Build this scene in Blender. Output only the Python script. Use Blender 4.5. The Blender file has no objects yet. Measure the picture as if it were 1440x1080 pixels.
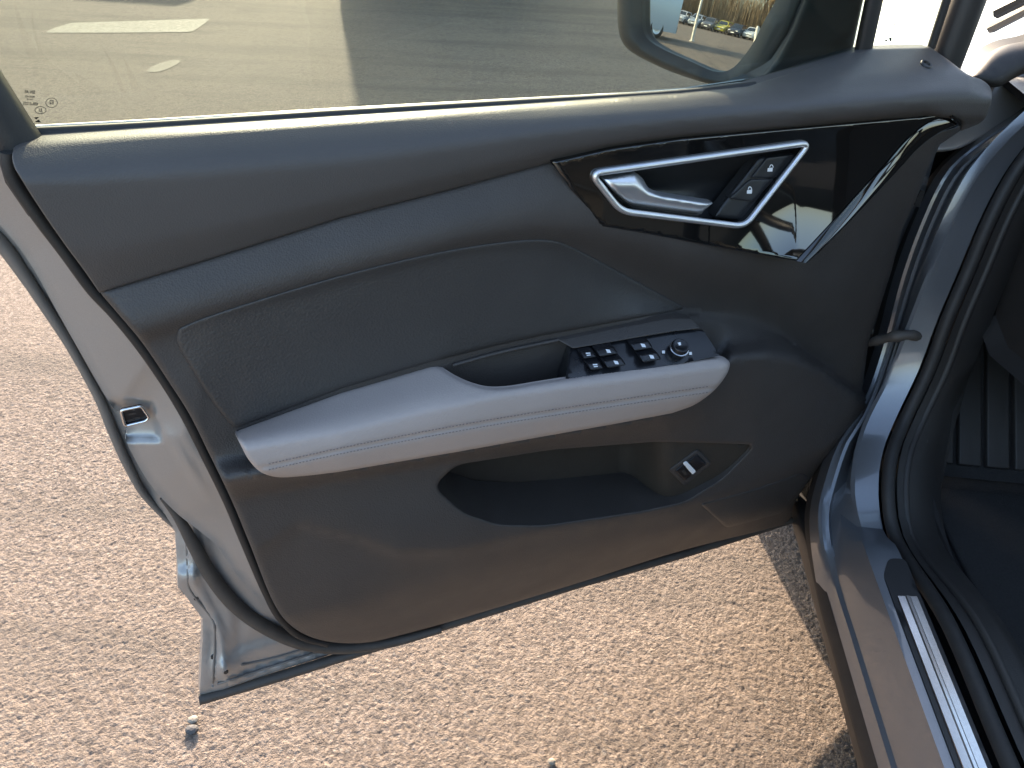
import bpy, bmesh, math, random
import numpy as np
from mathutils import Vector, Matrix
from mathutils.geometry import delaunay_2d_cdt

# ------------------------------------------------------------------ camera, sky, sun, exposure
SC = bpy.context.scene
COL = SC.collection
rad = math.radians
CAM_H = 1.22
PITCH, ROLL, FPX = rad(35.7), rad(2.9), 1081.0      # down-tilt, roll, focal length in photo pixels (1440 wide)
_F = np.array([0, math.cos(PITCH), -math.sin(PITCH)])
_R0 = np.array([1., 0, 0]); _U0 = np.cross(_R0, _F)
_R = _R0 * math.cos(ROLL) + _U0 * math.sin(ROLL)
_U = np.cross(_R, _F)
CAMP = np.array([0, 0, CAM_H])
cam_data = bpy.data.cameras.new('camera')
cam = bpy.data.objects.new('camera', cam_data); COL.objects.link(cam); SC.camera = cam
cam_data.sensor_fit = 'HORIZONTAL'; cam_data.sensor_width = 36.0
cam_data.lens = 36.0 * FPX / 1440.0
cam_data.clip_start = 0.02; cam_data.clip_end = 2000
cam.matrix_world = Matrix(((_R[0], _U[0], -_F[0], 0), (_R[1], _U[1], -_F[1], 0), (_R[2], _U[2], -_F[2], CAM_H), (0, 0, 0, 1)))

SUN_HEAD, SUN_EL = rad(-13.0), rad(21.5)
world = bpy.data.worlds.new('World'); SC.world = world; world.use_nodes = True
_nt = world.node_tree
_sky = _nt.nodes.new('ShaderNodeTexSky'); _sky.sky_type = 'NISHITA'; _sky.sun_disc = False
_sky.sun_elevation = SUN_EL; _sky.sun_rotation = SUN_HEAD % (2 * math.pi)
_sky.air_density = 1.0; _sky.dust_density = 2.5; _sky.ozone_density = .5
_nt.links.new(_sky.outputs[0], _nt.nodes['Background'].inputs[0])
_nt.nodes['Background'].inputs[1].default_value = 0.15
sun_data = bpy.data.lights.new('sun', 'SUN'); sun_data.energy = 3.2; sun_data.angle = rad(0.8)
sun_data.color = (1.0, 0.79, 0.59)
sun = bpy.data.objects.new('sun', sun_data); COL.objects.link(sun)
_sd = Vector((math.sin(SUN_HEAD) * math.cos(SUN_EL), math.cos(SUN_HEAD) * math.cos(SUN_EL), math.sin(SUN_EL)))
sun.rotation_euler = _sd.to_track_quat('Z', 'Y').to_euler()
SC.view_settings.view_transform = 'Standard'; SC.view_settings.look = 'None'
SC.view_settings.gamma = 1.0; SC.view_settings.exposure = 2.28
SC.view_settings.use_curve_mapping = False
SC.render.engine = 'CYCLES'
SC.cycles.max_bounces = 6; SC.cycles.diffuse_bounces = 3; SC.cycles.glossy_bounces = 4; SC.cycles.transmission_bounces = 4; SC.cycles.transparent_max_bounces = 10
SC.cycles.caustics_reflective = False; SC.cycles.caustics_refractive = False

# ------------------------------------------------------------------ frames of reference
# door frame: plane of the open door; u runs along it towards the hinges, n points into the cabin
_a = rad(64.5)
UD = np.array([math.sin(_a), math.cos(_a), 0]); ND = np.array([math.cos(_a), -math.sin(_a), 0])
DD = 0.66
# car frame: lat = to the car's right, fwd = to its front
_c = rad(4.0)
CF = np.array([math.sin(_c), math.cos(_c), 0]); CR = np.array([math.cos(_c), -math.sin(_c), 0])
def _rays(x, y):
    x = np.asarray(x, float); y = np.asarray(y, float)
    return (x - 720)[..., None] * _R - (y - 540)[..., None] * _U + FPX * _F
def W(x, y, w):      # sight line met with the plane w metres inside the door plane
    r = _rays(x, y); return CAMP + r * (-(DD - np.asarray(w, float)) / (r @ ND))[..., None]
def G(x, y, z):      # ... with the level z
    r = _rays(x, y); return CAMP + r * ((np.asarray(z, float) - CAM_H) / r[..., 2])[..., None]
def FW(x, y, f):     # ... with the cross plane f metres forward in the car frame
    r = _rays(x, y); return CAMP + r * ((np.asarray(f, float)) / (r @ CF))[..., None]
def LT(x, y, l):     # ... with the lengthwise plane at lateral l in the car frame
    r = _rays(x, y); return CAMP + r * ((np.asarray(l, float)) / (r @ CR))[..., None]
def K(lat, fwd, z):
    lat, fwd, z = np.broadcast_arrays(np.asarray(lat, float), np.asarray(fwd, float), np.asarray(z, float))
    return lat[..., None] * CR + fwd[..., None] * CF + z[..., None] * np.array([0, 0, 1.])
def DF(u, w, z):     # door frame coordinates
    return np.asarray(UD * u + ND * (w - DD) + np.array([0, 0, z]))

# ------------------------------------------------------------------ materials
def _mix(nt, fac, a, b):
    m = nt.nodes.new('ShaderNodeMix'); m.data_type = 'RGBA'
    if fac is not None: nt.links.new(fac, m.inputs[0])
    for sock, v in ((m.inputs[6], a), (m.inputs[7], b)):
        if isinstance(v, tuple): sock.default_value = (*v, 1)
        else: nt.links.new(v, sock)
    return m.outputs[2]
def _noise(nt, scale, detail=3, rough=.5, coord=None):
    n = nt.nodes.new('ShaderNodeTexNoise'); n.inputs['Scale'].default_value = scale
    n.inputs['Detail'].default_value = detail; n.inputs['Roughness'].default_value = rough
    if coord is not None: nt.links.new(coord, n.inputs['Vector'])
    return n.outputs['Fac']
def _ramp(nt, fac, p0, p1):
    r = nt.nodes.new('ShaderNodeMapRange'); r.inputs[1].default_value = p0; r.inputs[2].default_value = p1
    nt.links.new(fac, r.inputs[0]); return r.outputs[0]
def _coord(nt):
    return nt.nodes.new('ShaderNodeTexCoord').outputs['Object']
def mat(name, col, rough=.5, metal=0., col2=None, vscale=40, grain=None, gstr=.1, gdist=.001, coat=0., dust=0., flake=0., spec=.5, scuff=0.):
    m = bpy.data.materials.new(name); m.use_nodes = True; nt = m.node_tree
    b = nt.nodes['Principled BSDF']
    b.inputs['Roughness'].default_value = rough; b.inputs['Metallic'].default_value = metal
    b.inputs['Coat Weight'].default_value = coat; b.inputs['Coat Roughness'].default_value = .03
    b.inputs['Specular IOR Level'].default_value = spec
    co = _coord(nt)
    c = tuple(col)
    if col2 is not None or dust or flake or scuff:
        out = c
        if col2 is not None: out = _mix(nt, _ramp(nt, _noise(nt, vscale, 4, .6, co), .3, .7), c, tuple(col2))
        if flake: out = _mix(nt, _ramp(nt, _noise(nt, 2500, 1, .5, co), .35, .65), out, tuple(min(1, v * (1 + flake)) for v in c))
        if scuff:
            mp = nt.nodes.new('ShaderNodeMapping'); mp.inputs['Scale'].default_value = (9, 9, 70); mp.inputs['Rotation'].default_value = (.2, .1, 0); nt.links.new(co, mp.inputs[0])
            f = _ramp(nt, _noise(nt, 3.0, 4, .7, mp.outputs[0]), .63, .74)
            g = nt.nodes.new('ShaderNodeMath'); g.operation = 'MULTIPLY'; g.inputs[1].default_value = scuff
            nt.links.new(f, g.inputs[0]); out = _mix(nt, g.outputs[0], out, (.11, .10, .09))
        if dust:
            f = _ramp(nt, _noise(nt, 900, 2, .6, co), .66, .76)
            g = nt.nodes.new('ShaderNodeMath'); g.operation = 'MULTIPLY'; g.inputs[1].default_value = dust
            nt.links.new(f, g.inputs[0]); out = _mix(nt, g.outputs[0], out, (.45, .40, .33))
        nt.links.new(out, b.inputs['Base Color'])
    else:
        b.inputs['Base Color'].default_value = (*c, 1)
    rn = nt.nodes.new('ShaderNodeMapRange'); rn.inputs[3].default_value = rough * .85; rn.inputs[4].default_value = min(1, rough * 1.15)
    nt.links.new(_noise(nt, 25, 4, .6, co), rn.inputs[0]); nt.links.new(rn.outputs[0], b.inputs['Roughness'])
    if grain:
        bp = nt.nodes.new('ShaderNodeBump'); bp.inputs['Strength'].default_value = gstr; bp.inputs['Distance'].default_value = gdist
        v = nt.nodes.new('ShaderNodeTexVoronoi'); v.inputs['Scale'].default_value = grain
        nt.links.new(co, v.inputs['Vector']); nt.links.new(v.outputs['Distance'], bp.inputs['Height'])
        nt.links.new(bp.outputs[0], b.inputs['Normal'])
    return m
M = {}
M['trim'] = mat('soft touch trim', (.050, .043, .039), .52, col2=(.058, .050, .045), vscale=12, grain=560, gstr=.5, gdist=.0007, dust=.09, scuff=.22, spec=.4)
M['trim_upper'] = mat('grained upper trim', (.074, .067, .063), .50, col2=(.080, .072, .068), vscale=12, grain=760, gstr=.3, gdist=.0006, dust=.05, spec=.3)
M['insert'] = mat('insert leatherette', (.042, .038, .036), .48, col2=(.047, .043, .040), vscale=18, grain=420, gstr=.45, gdist=.0008, dust=.03)
M['pad'] = mat('pale grey armrest leatherette', (.36, .305, .275), .52, col2=(.385, .325, .295), vscale=9, grain=520, gstr=.35, gdist=.0006)
M['thread'] = mat('seam thread', (.20, .17, .16), .8)
M['gloss'] = mat('piano black', (.006, .006, .006), .04, coat=1., dust=.02)
M['black'] = mat('matt black plastic', (.018, .018, .019), .42, grain=900, gstr=.2, gdist=.0004, dust=.02)
M['switch'] = mat('switch black', (.012, .012, .014), .28, dust=.02)
M['rubber'] = mat('rubber', (.014, .013, .013), .6, col2=(.022, .020, .018), vscale=60, grain=1200, gstr=.2, gdist=.0003, dust=.1)
M['pocket'] = mat('pocket lining', (.028, .020, .013), .8, col2=(.034, .025, .017), vscale=30, grain=700, gstr=.3, gdist=.0006)
M['hem'] = mat('shaded hem and sealer', (.17, .155, .14), .5, .2, col2=(.20, .18, .16), vscale=30, dust=.08)  # jamb tone darkened for the hem in shade; sealer beads use it too
M['seal_grey'] = mat('dusty edge seal', (.050, .043, .037), .6, col2=(.070, .060, .051), vscale=40, dust=.1)
M['housing'] = mat('mirror housing', (.034, .037, .042), .4, grain=900, gstr=.2, gdist=.0004, dust=.03)
M['satin'] = mat('satin aluminium', (.74, .74, .75), .36, .85, grain=1600, gstr=.05, gdist=.0002)
M['chrome'] = mat('chrome', (.72, .72, .73), .12, 1.)
M['plate'] = mat('brushed sill plate', (.70, .70, .72), .22, 1., col2=(.62, .62, .64), vscale=200)
M['paint'] = mat('silver blue car paint', (.150, .160, .176), .34, .55, coat=.8, flake=.25, col2=(.165, .174, .19), vscale=5, dust=.03)
M['jamb'] = mat('silver jamb paint', (.30, .288, .272), .40, .45, coat=.35, flake=.2, col2=(.33, .315, .295), vscale=7, dust=.06)
M['symbol'] = mat('printed white symbol', (.80, .80, .80), .5)
M['ink'] = mat('etched mark on glass', (.03, .03, .03), .7)
M['carpet'] = mat('carpet', (.026, .025, .025), .95, col2=(.04, .038, .037), vscale=300, grain=900, gstr=.8, gdist=.002)
M['cabin'] = mat('cabin plastic', (.030, .027, .025), .55, grain=600, gstr=.3, gdist=.0006)
M['headlining'] = mat('headlining', (.30, .29, .28), .9)
def glass(name, tint, dirt):
    m = bpy.data.materials.new(name); m.use_nodes = True; nt = m.node_tree; nt.nodes.clear()
    o = nt.nodes.new('ShaderNodeOutputMaterial')
    t = nt.nodes.new('ShaderNodeBsdfTransparent'); t.inputs[0].default_value = (*tint, 1)
    g = nt.nodes.new('ShaderNodeBsdfGlossy'); g.inputs['Roughness'].default_value = .0
    f = nt.nodes.new('ShaderNodeFresnel'); f.inputs[0].default_value = 1.5
    bf = nt.nodes.new('ShaderNodeNewGeometry'); io = nt.nodes.new('ShaderNodeMath'); io.operation = 'MULTIPLY_ADD'
    io.inputs[1].default_value = 1 / 1.5 - 1.5; io.inputs[2].default_value = 1.5        # same reflectance at both faces of the thin pane
    nt.links.new(bf.outputs['Backfacing'], io.inputs[0]); nt.links.new(io.outputs[0], f.inputs[0])
    mx = nt.nodes.new('ShaderNodeMixShader')
    nt.links.new(f.outputs[0], mx.inputs[0]); nt.links.new(t.outputs[0], mx.inputs[1]); nt.links.new(g.outputs[0], mx.inputs[2])
    d = nt.nodes.new('ShaderNodeBsdfTranslucent'); d.inputs[0].default_value = (.60, .68, .70, 1)
    co = _coord(nt)
    a = _ramp(nt, _noise(nt, 700, 2, .6, co), .70, .80)
    b = _ramp(nt, _noise(nt, 9, 3, .6, co), .2, .9)
    ad = nt.nodes.new('ShaderNodeMath'); ad.operation = 'MULTIPLY_ADD'; ad.inputs[1].default_value = .10; 
    s2 = nt.nodes.new('ShaderNodeMath'); s2.operation = 'MULTIPLY'; s2.inputs[1].default_value = dirt
    nt.links.new(b, s2.inputs[0]); nt.links.new(a, ad.inputs[0]); nt.links.new(s2.outputs[0], ad.inputs[2])
    m2 = nt.nodes.new('ShaderNodeMixShader')
    nt.links.new(ad.outputs[0], m2.inputs[0]); nt.links.new(mx.outputs[0], m2.inputs[1]); nt.links.new(d.outputs[0], m2.inputs[2])
    nt.links.new(m2.outputs[0], o.inputs[0]); return m
M['glass'] = glass('tinted side glass', (.66, .71, .68), .007)
M['quarter_glass'] = glass('quarter glass', (.93, .97, .93), .01)
M['windscreen'] = glass('windscreen glass', (.82, .88, .85), .03)
M['mirror'] = mat('mirror silver', (.80, .81, .80), .01, 1.)

# asphalt
def asphalt():
    m = bpy.data.materials.new('asphalt'); m.use_nodes = True; nt = m.node_tree; b = nt.nodes['Principled BSDF']
    b.inputs['Roughness'].default_value = .85; b.inputs['Specular IOR Level'].default_value = .3
    g = nt.nodes.new('ShaderNodeNewGeometry').outputs['Position']
    v = nt.nodes.new('ShaderNodeTexVoronoi'); v.inputs['Scale'].default_value = 185; nt.links.new(g, v.inputs['Vector'])
    hs = nt.nodes.new('ShaderNodeSeparateColor'); nt.links.new(v.outputs['Color'], hs.inputs[0])
    c = _mix(nt, _ramp(nt, hs.outputs[0], 0, 1), (.165, .131, .106), (.285, .230, .187))
    c = _mix(nt, _ramp(nt, hs.outputs[1], .90, 1.0), c, (.27, .245, .21))
    c = _mix(nt, _ramp(nt, hs.outputs[2], .92, 1.0), c, (.07, .062, .060))
    c = _mix(nt, _ramp(nt, v.outputs['Distance'], .55, .95), c, (.075, .061, .052))       # dark binder between the stones
    c = _mix(nt, _ramp(nt, _noise(nt, 1.1, 3, .65, g), .35, .75), c, (.215, .170, .132))
    c = _mix(nt, _ramp(nt, _noise(nt, 38, 3, .7, g), .50, .74), c, (.098, .080, .066))
    c = _mix(nt, _ramp(nt, _noise(nt, 88, 2, .6, g), .50, .70), c, (.125, .100, .082))
    st = nt.nodes.new('ShaderNodeMapping'); st.inputs['Scale'].default_value = (.35, 2.6, 1); st.inputs['Rotation'].default_value = (0, 0, rad(6)); nt.links.new(g, st.inputs[0])
    c = _mix(nt, _ramp(nt, _noise(nt, 1.3, 4, .65, st.outputs[0]), .48, .80), c, (.088, .077, .064))
    nt.links.new(c, b.inputs['Base Color'])
    bp = nt.nodes.new('ShaderNodeBump'); bp.inputs['Strength'].default_value = .7; bp.inputs['Distance'].default_value = .006
    n1 = _noise(nt, 260, 2, .75, g); nt.links.new(n1, bp.inputs['Height']); nt.links.new(bp.outputs[0], b.inputs['Normal'])
    return m
M['asphalt'] = asphalt()
def worn(name, col, lo, hi):
    m = bpy.data.materials.new(name); m.use_nodes = True; nt = m.node_tree; b = nt.nodes['Principled BSDF']
    b.inputs['Roughness'].default_value = .8
    g = nt.nodes.new('ShaderNodeNewGeometry').outputs['Position']
    c = _mix(nt, _ramp(nt, _noise(nt, 45, 5, .75, g), lo, hi), (.15, .13, .10), col)
    nt.links.new(c, b.inputs['Base Color'])
    bp = nt.nodes.new('ShaderNodeBump'); bp.inputs['Strength'].default_value = .5; bp.inputs['Distance'].default_value = .005
    nt.links.new(_noise(nt, 120, 3, .7, g), bp.inputs['Height']); nt.links.new(bp.outputs[0], b.inputs['Normal'])
    return m
M['road_paint'] = worn('worn road paint', (.30, .275, .22), .30, .62)
M['patch'] = worn('thin worn paint', (.22, .20, .16), .45, .80)

# ------------------------------------------------------------------ mesh helpers
def tag(o, label=None, cat=None, group=None, kind=None):
    if label: o['label'] = label
    if cat: o['category'] = cat
    if group: o['group'] = group
    if kind: o['kind'] = kind
    return o
def setpar(o, parent):
    if parent is not None:
        o.parent = parent; o.matrix_parent_inverse = parent_world(parent).inverted()
def parent_world(p):
    m = Matrix.LocRotScale(p.location, p.rotation_euler, p.scale)
    if p.parent: m = parent_world(p.parent) @ p.matrix_parent_inverse @ m
    return m
def mk(name, v, f, m, parent=None, smooth=True, auto=None, mats=None, midx=None):
    me = bpy.data.meshes.new(name)
    me.from_pydata([tuple(map(float, p)) for p in v], [], [tuple(map(int, q)) for q in f])
    for mm in (mats or [m]): me.materials.append(M[mm] if isinstance(mm, str) else mm)
    if midx is not None: me.polygons.foreach_set('material_index', np.asarray(midx, dtype=np.int32))
    if smooth: me.polygons.foreach_set('use_smooth', np.ones(len(me.polygons), bool))
    me.validate(); me.update()
    if auto: me.set_sharp_from_angle(angle=rad(auto))
    o = bpy.data.objects.new(name, me); COL.objects.link(o); setpar(o, parent)
    return o
def empty(name, loc=(0, 0, 0), rz=0):
    o = bpy.data.objects.new(name, None); COL.objects.link(o); o.location = loc; o.rotation_euler = (0, 0, rz)
    o.empty_display_size = .1; return o
def smooth_poly(pts, closed=True, step=6.):
    P = np.asarray(pts, float); n = len(P); out = []
    rng = range(n) if closed else range(n - 1)
    for i in rng:
        p1, p2 = P[i], P[(i + 1) % n]
        p0 = P[i - 1] if (closed or i > 0) else 2 * p1 - p2
        p3 = P[(i + 2) % n] if (closed or i + 2 < n) else 2 * p2 - p1
        L = np.linalg.norm(p2 - p1); k = max(1, int(math.ceil(L / step)))
        d01 = max(np.linalg.norm(p1 - p0), 1e-9) ** .5; d12 = max(L, 1e-9) ** .5; d23 = max(np.linalg.norm(p3 - p2), 1e-9) ** .5
        m1 = (p2 - p1) + d12 * ((p1 - p0) / d01 - (p2 - p0) / (d01 + d12))
        m2 = (p2 - p1) + d12 * ((p3 - p2) / d23 - (p3 - p1) / (d12 + d23))
        for j in range(k):
            t = j / k
            out.append((2 * t**3 - 3 * t**2 + 1) * p1 + (t**3 - 2 * t**2 + t) * m1 + (-2 * t**3 + 3 * t**2) * p2 + (t**3 - t**2) * m2)
    if not closed: out.append(P[-1])
    return np.array(out)
def line_poly(pts, closed=True, step=6.):
    P = np.asarray(pts, float); n = len(P); out = []
    for i in (range(n) if closed else range(n - 1)):
        a, b = P[i], P[(i + 1) % n]; k = max(1, int(math.ceil(np.linalg.norm(b - a) / step)))
        for j in range(k): out.append(a + (b - a) * j / k)
    if not closed: out.append(P[-1])
    return np.array(out)
def round_poly(pts, r, step=6.):         # straight sides with rounded corners
    P = np.asarray(pts, float); n = len(P); out = []
    for i in range(n):
        p, a, b = P[i], P[i - 1], P[(i + 1) % n]
        da, db = a - p, b - p; la, lb = np.linalg.norm(da), np.linalg.norm(db)
        rr = min(r, la * .45, lb * .45); s, e = p + da / la * rr, p + db / lb * rr
        for j in range(6):
            t = j / 5; out.append((1 - t)**2 * s + 2 * t * (1 - t) * p + t * t * e)
    return line_poly(out, True, step)
def inside(poly, x, y):
    c = np.zeros(len(x), bool); n = len(poly); j = n - 1
    for i in range(n):
        xi, yi = poly[i]; xj, yj = poly[j]
        if yi != yj:
            c ^= ((yi > y) != (yj > y)) & (x < (xj - xi) * (y - yi) / (yj - yi) + xi)
        j = i
    return c
def dist_to(poly, x, y, closed=True):
    d = np.full(len(x), 1e9); n = len(poly)
    for i in range(n if closed else n - 1):
        ax, ay = poly[i]; bx, by = poly[(i + 1) % n]
        vx, vy = bx - ax, by - ay; L = vx * vx + vy * vy + 1e-12
        t = np.clip(((x - ax) * vx + (y - ay) * vy) / L, 0, 1)
        d = np.minimum(d, np.hypot(x - ax - t * vx, y - ay - t * vy))
    return d
def relief(*curves):
    """depth over the picture of a panel: curves from top to bottom, each (points, depth or depths)"""
    cs = []
    for pts, w in curves:
        P = np.asarray(pts, float); ww = np.full(len(P), w) if np.isscalar(w) else np.asarray(w, float)
        if len(ww) != len(P): ww = np.interp(np.linspace(0, 1, len(P)), np.linspace(0, 1, len(ww)), ww)
        cs.append((P[:, 0], P[:, 1], ww))
    def fn(x, y):
        x = np.asarray(x, float); y = np.asarray(y, float)
        Y = np.stack([np.interp(x, c[0], c[1]) for c in cs]); Wd = np.stack([np.interp(x, c[0], c[2]) for c in cs])
        for i in range(1, len(cs)): Y[i] = np.maximum(Y[i], Y[i - 1] + 4)
        h = np.diff(Y, axis=0); d = np.diff(Wd, axis=0) / h
        m = np.zeros_like(Y); m[0] = d[0]; m[-1] = d[-1]
        for i in range(1, len(cs) - 1):
            s = d[i - 1] * d[i] > 0
            m[i] = np.where(s, 2 * d[i - 1] * d[i] / (d[i - 1] + d[i] + 1e-20), 0)
        idx = np.clip((Y <= y).sum(0) - 1, 0, len(cs) - 2); ar = np.arange(len(x))
        y0 = Y[idx, ar]; hh = h[idx, ar]; t = np.clip((y - y0) / hh, -.5, 1.5)
        w0, w1, m0, m1 = Wd[idx, ar], Wd[idx + 1, ar], m[idx, ar] * hh, m[idx + 1, ar] * hh
        r = (2 * t**3 - 3 * t**2 + 1) * w0 + (t**3 - 2 * t**2 + t) * m0 + (-2 * t**3 + 3 * t**2) * w1 + (t**3 - t**2) * m1
        r = np.where(t < 0, w0 + m0 * t, r); r = np.where(t > 1, w1 + m1 * (t - 1), r)
        return r
    return fn
def surf(name, outline, depth, m, parent, holes=(), step=7., roll=(0, 0), skirt=.012, hole_skirt=None, mapfn=None, hole_roll=None, front=None, smooth=True, lines=()):
    """a pressed or moulded panel: outline and holes traced, relief from depth(x, y), rolled edge and returned flange"""
    mapfn = mapfn or W; front = ND if front is None else front
    if np.isscalar(depth): dv = float(depth); depth = lambda x, y: np.full(len(x), dv)
    rings = [np.asarray(outline, float)] + [np.asarray(h, float) for h in holes]
    pts = np.concatenate(rings); edges = []; k = 0
    for r in rings:
        n = len(r); edges += [(k + i, k + (i + 1) % n) for i in range(n)]; k += n
    x0, y0 = rings[0].min(0); x1, y1 = rings[0].max(0)
    gx, gy = np.meshgrid(np.arange(x0 + step / 2, x1, step), np.arange(y0 + step / 2, y1, step)); gx[1::2] += step / 2
    gx, gy = gx.ravel(), gy.ravel()
    ok = inside(rings[0], gx, gy)
    for h in rings[1:]: ok &= ~inside(h, gx, gy)
    gx, gy = gx[ok], gy[ok]
    if len(gx):
        dd = np.min([dist_to(r, gx, gy) for r in rings], axis=0); ok = dd > max(.45 * step, roll[0] * 1.15)
        if hole_roll and len(rings) > 1: ok &= np.min([dist_to(r, gx, gy) for r in rings[1:]], axis=0) > hole_roll[0] * 1.15
        gx, gy = gx[ok], gy[ok]
    ex = []                                   # rows of points that carry the rolled edge
    for ri, r in enumerate(rings):
        rl = roll[0] if ri == 0 else (hole_roll[0] if hole_roll else 0)
        if not rl: continue
        tg = np.roll(r, -1, 0) - np.roll(r, 1, 0); nn = np.stack([-tg[:, 1], tg[:, 0]], 1); nn /= np.linalg.norm(nn, axis=1)[:, None] + 1e-9
        for fr_ in (.12, .35, .65, 1.0):
            for sg in (1, -1):
                q = r + nn * sg * rl * fr_
                ok = inside(rings[0], q[:, 0], q[:, 1])
                for h in rings[1:]: ok &= ~inside(h, q[:, 0], q[:, 1])
                q = q[ok]
                if len(q):
                    dd = np.min([dist_to(z_, q[:, 0], q[:, 1]) for z_ in rings], axis=0); q = q[dd > rl * fr_ * .93]; ex.append(q)
    for ln in lines:                          # crests and creases get their own rows of points
        q = line_poly(ln, False, step); q = q[inside(rings[0], q[:, 0], q[:, 1])]
        for h in rings[1:]: q = q[~inside(h, q[:, 0], q[:, 1])]
        if not len(q): continue
        ld = np.array(ln, float)
        if len(gx): k_ = dist_to(ld, gx, gy, False) > .5 * step; gx, gy = gx[k_], gy[k_]
        for i_, e_ in enumerate(ex):
            if len(e_): ex[i_] = e_[dist_to(ld, e_[:, 0], e_[:, 1], False) > .8]
        dd = np.min([dist_to(z_, q[:, 0], q[:, 1]) for z_ in rings], axis=0); ex.append(q[dd > .8])
    A = np.concatenate([pts, np.stack([gx, gy], 1)] + ex)
    rv, re, rf, *_ = delaunay_2d_cdt([Vector(p) for p in A], edges, [], 0, 1e-5)
    V = np.array([(p[0], p[1]) for p in rv]); T = np.array([t for t in rf if len(t) == 3])
    cx, cy = V[T].mean(1).T
    keep = inside(rings[0], cx, cy)
    for h in rings[1:]: keep &= ~inside(h, cx, cy)
    T = T[keep]
    x, y = V[:, 0], V[:, 1]; w = depth(x, y).astype(float)
    rp, ra = roll
    if rp:
        d = dist_to(rings[0], x, y); q = np.clip(1 - d / rp, 0, 1); w = w - ra * (1 - np.sqrt(np.maximum(0, 1 - q * q)))
    if hole_roll and len(rings) > 1:
        d = np.min([dist_to(r, x, y) for r in rings[1:]], axis=0); q = np.clip(1 - d / hole_roll[0], 0, 1); w = w - hole_roll[1] * (1 - np.sqrt(np.maximum(0, 1 - q * q)))
    P = mapfn(x, y, w)
    n = np.cross(P[T[:, 1]] - P[T[:, 0]], P[T[:, 2]] - P[T[:, 0]])
    e1, e2 = V[T[:, 1]] - V[T[:, 0]], V[T[:, 2]] - V[T[:, 0]]; wd = e1[:, 0] * e2[:, 1] - e1[:, 1] * e2[:, 0]
    fl = wd < 0 if ((n @ front) * np.sign(wd)).sum() > 0 else wd > 0
    T[fl] = T[fl][:, ::-1]
    verts = [tuple(p) for p in P]; faces = [tuple(t) for t in T]
    if skirt:
        from collections import Counter
        dirs = {}
        for t in faces:
            for i in range(3): dirs[(t[i], t[(i + 1) % 3])] = 1
        bnd = [(a, b) for (a, b) in dirs if (b, a) not in dirs]
        ring0 = rings[0]; bi = sorted({a for e in bnd for a in e})
        hd = None
        if len(rings) > 1:
            bx, by = x[bi], y[bi]; d0 = dist_to(ring0, bx, by); dh = np.min([dist_to(r, bx, by) for r in rings[1:]], axis=0)
            hd = dict(zip(bi, dh < d0))
        top, bot = {}, {}
        for i in bi:
            s = hole_skirt if (hd and hd[i] and hole_skirt is not None) else skirt
            top[i] = len(verts); verts.append(tuple(P[i])); bot[i] = len(verts); verts.append(tuple(P[i] - front * s))
        for a, b in bnd: faces.append((top[b], top[a], bot[a], bot[b]))
    return mk(name, verts, faces, m, parent, smooth)
def tube(name, path, r, m, parent, closed=False, n=10, flat=None, caps=True):
    P = np.asarray(path, float); N = len(P); rr = np.full(N, r) if np.isscalar(r) else np.interp(np.linspace(0, 1, N), np.linspace(0, 1, len(r)), r)
    T = np.zeros_like(P)
    for i in range(N):
        a, b = (P[i - 1], P[(i + 1) % N]) if closed else (P[max(i - 1, 0)], P[min(i + 1, N - 1)])
        T[i] = (b - a) / (np.linalg.norm(b - a) + 1e-12)
    up = np.array([0.31, -.82, .48]) if flat is None else np.asarray(flat[0], float)
    v = []
    for i in range(N):
        a = up - T[i] * (up @ T[i]); a /= np.linalg.norm(a); b = np.cross(T[i], a)
        fa = 1. if flat is None else flat[1]
        for k in range(n):
            t = 2 * math.pi * k / n
            v.append(P[i] + rr[i] * (a * math.cos(t) * fa + b * math.sin(t)))
    f = []
    for i in range(N if closed else N - 1):
        for k in range(n):
            f.append((i * n + k, i * n + (k + 1) % n, ((i + 1) % N) * n + (k + 1) % n, ((i + 1) % N) * n + k))
    if caps and not closed: f.append(tuple(range(n))[::-1]); f.append(tuple((N - 1) * n + k for k in range(n)))
    return mk(name, v, f, m, parent, True, 50)
def resample(P, n):
    P = np.asarray(P, float); s = np.r_[0, np.cumsum(np.linalg.norm(np.diff(P, axis=0), axis=1))]
    t = np.linspace(0, s[-1], n); return np.stack([np.interp(t, s, P[:, i]) for i in range(3)], 1)
def smooth3(P, step):
    return smooth_poly(P, False, step)
def loft(name, rows, m, parent, n=60, closed=False, auto=40, arrays=False):
    R = [np.asarray(r) if arrays else resample(r, n) for r in rows]; n = len(R[0])
    v = np.concatenate(R); f = []; k = len(R)
    for i in range(k if closed else k - 1):
        for j in range(n - 1):
            f.append((i * n + j, i * n + j + 1, ((i + 1) % k) * n + j + 1, ((i + 1) % k) * n + j))
    return mk(name, v, f, m, parent, True, auto)
class MB:
    def __init__(s): s.v = []; s.f = []; s.i = []
    def add(s, v, f, mi=0):
        o = len(s.v); s.v += [tuple(p) for p in v]; s.f += [tuple(q + o for q in t) for t in f]; s.i += [mi] * len(f)
    def box(s, a, b, mi=0, tx=0., ty=0.):      # tx, ty: taper of the top
        (x0, y0, z0), (x1, y1, z1) = a, b
        s.add([(x0, y0, z0), (x1, y0, z0), (x1, y1, z0), (x0, y1, z0), (x0 + tx, y0 + ty, z1), (x1 - tx, y0 + ty, z1), (x1 - tx, y1 - ty, z1), (x0 + tx, y1 - ty, z1)],
              [(0, 3, 2, 1), (4, 5, 6, 7), (0, 1, 5, 4), (1, 2, 6, 5), (2, 3, 7, 6), (3, 0, 4, 7)], mi)
    def build(s, name, m, parent=None, smooth=False, auto=None, mats=None):
        return mk(name, s.v, s.f, m, parent, smooth, auto, mats, s.i if mats else None)
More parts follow.
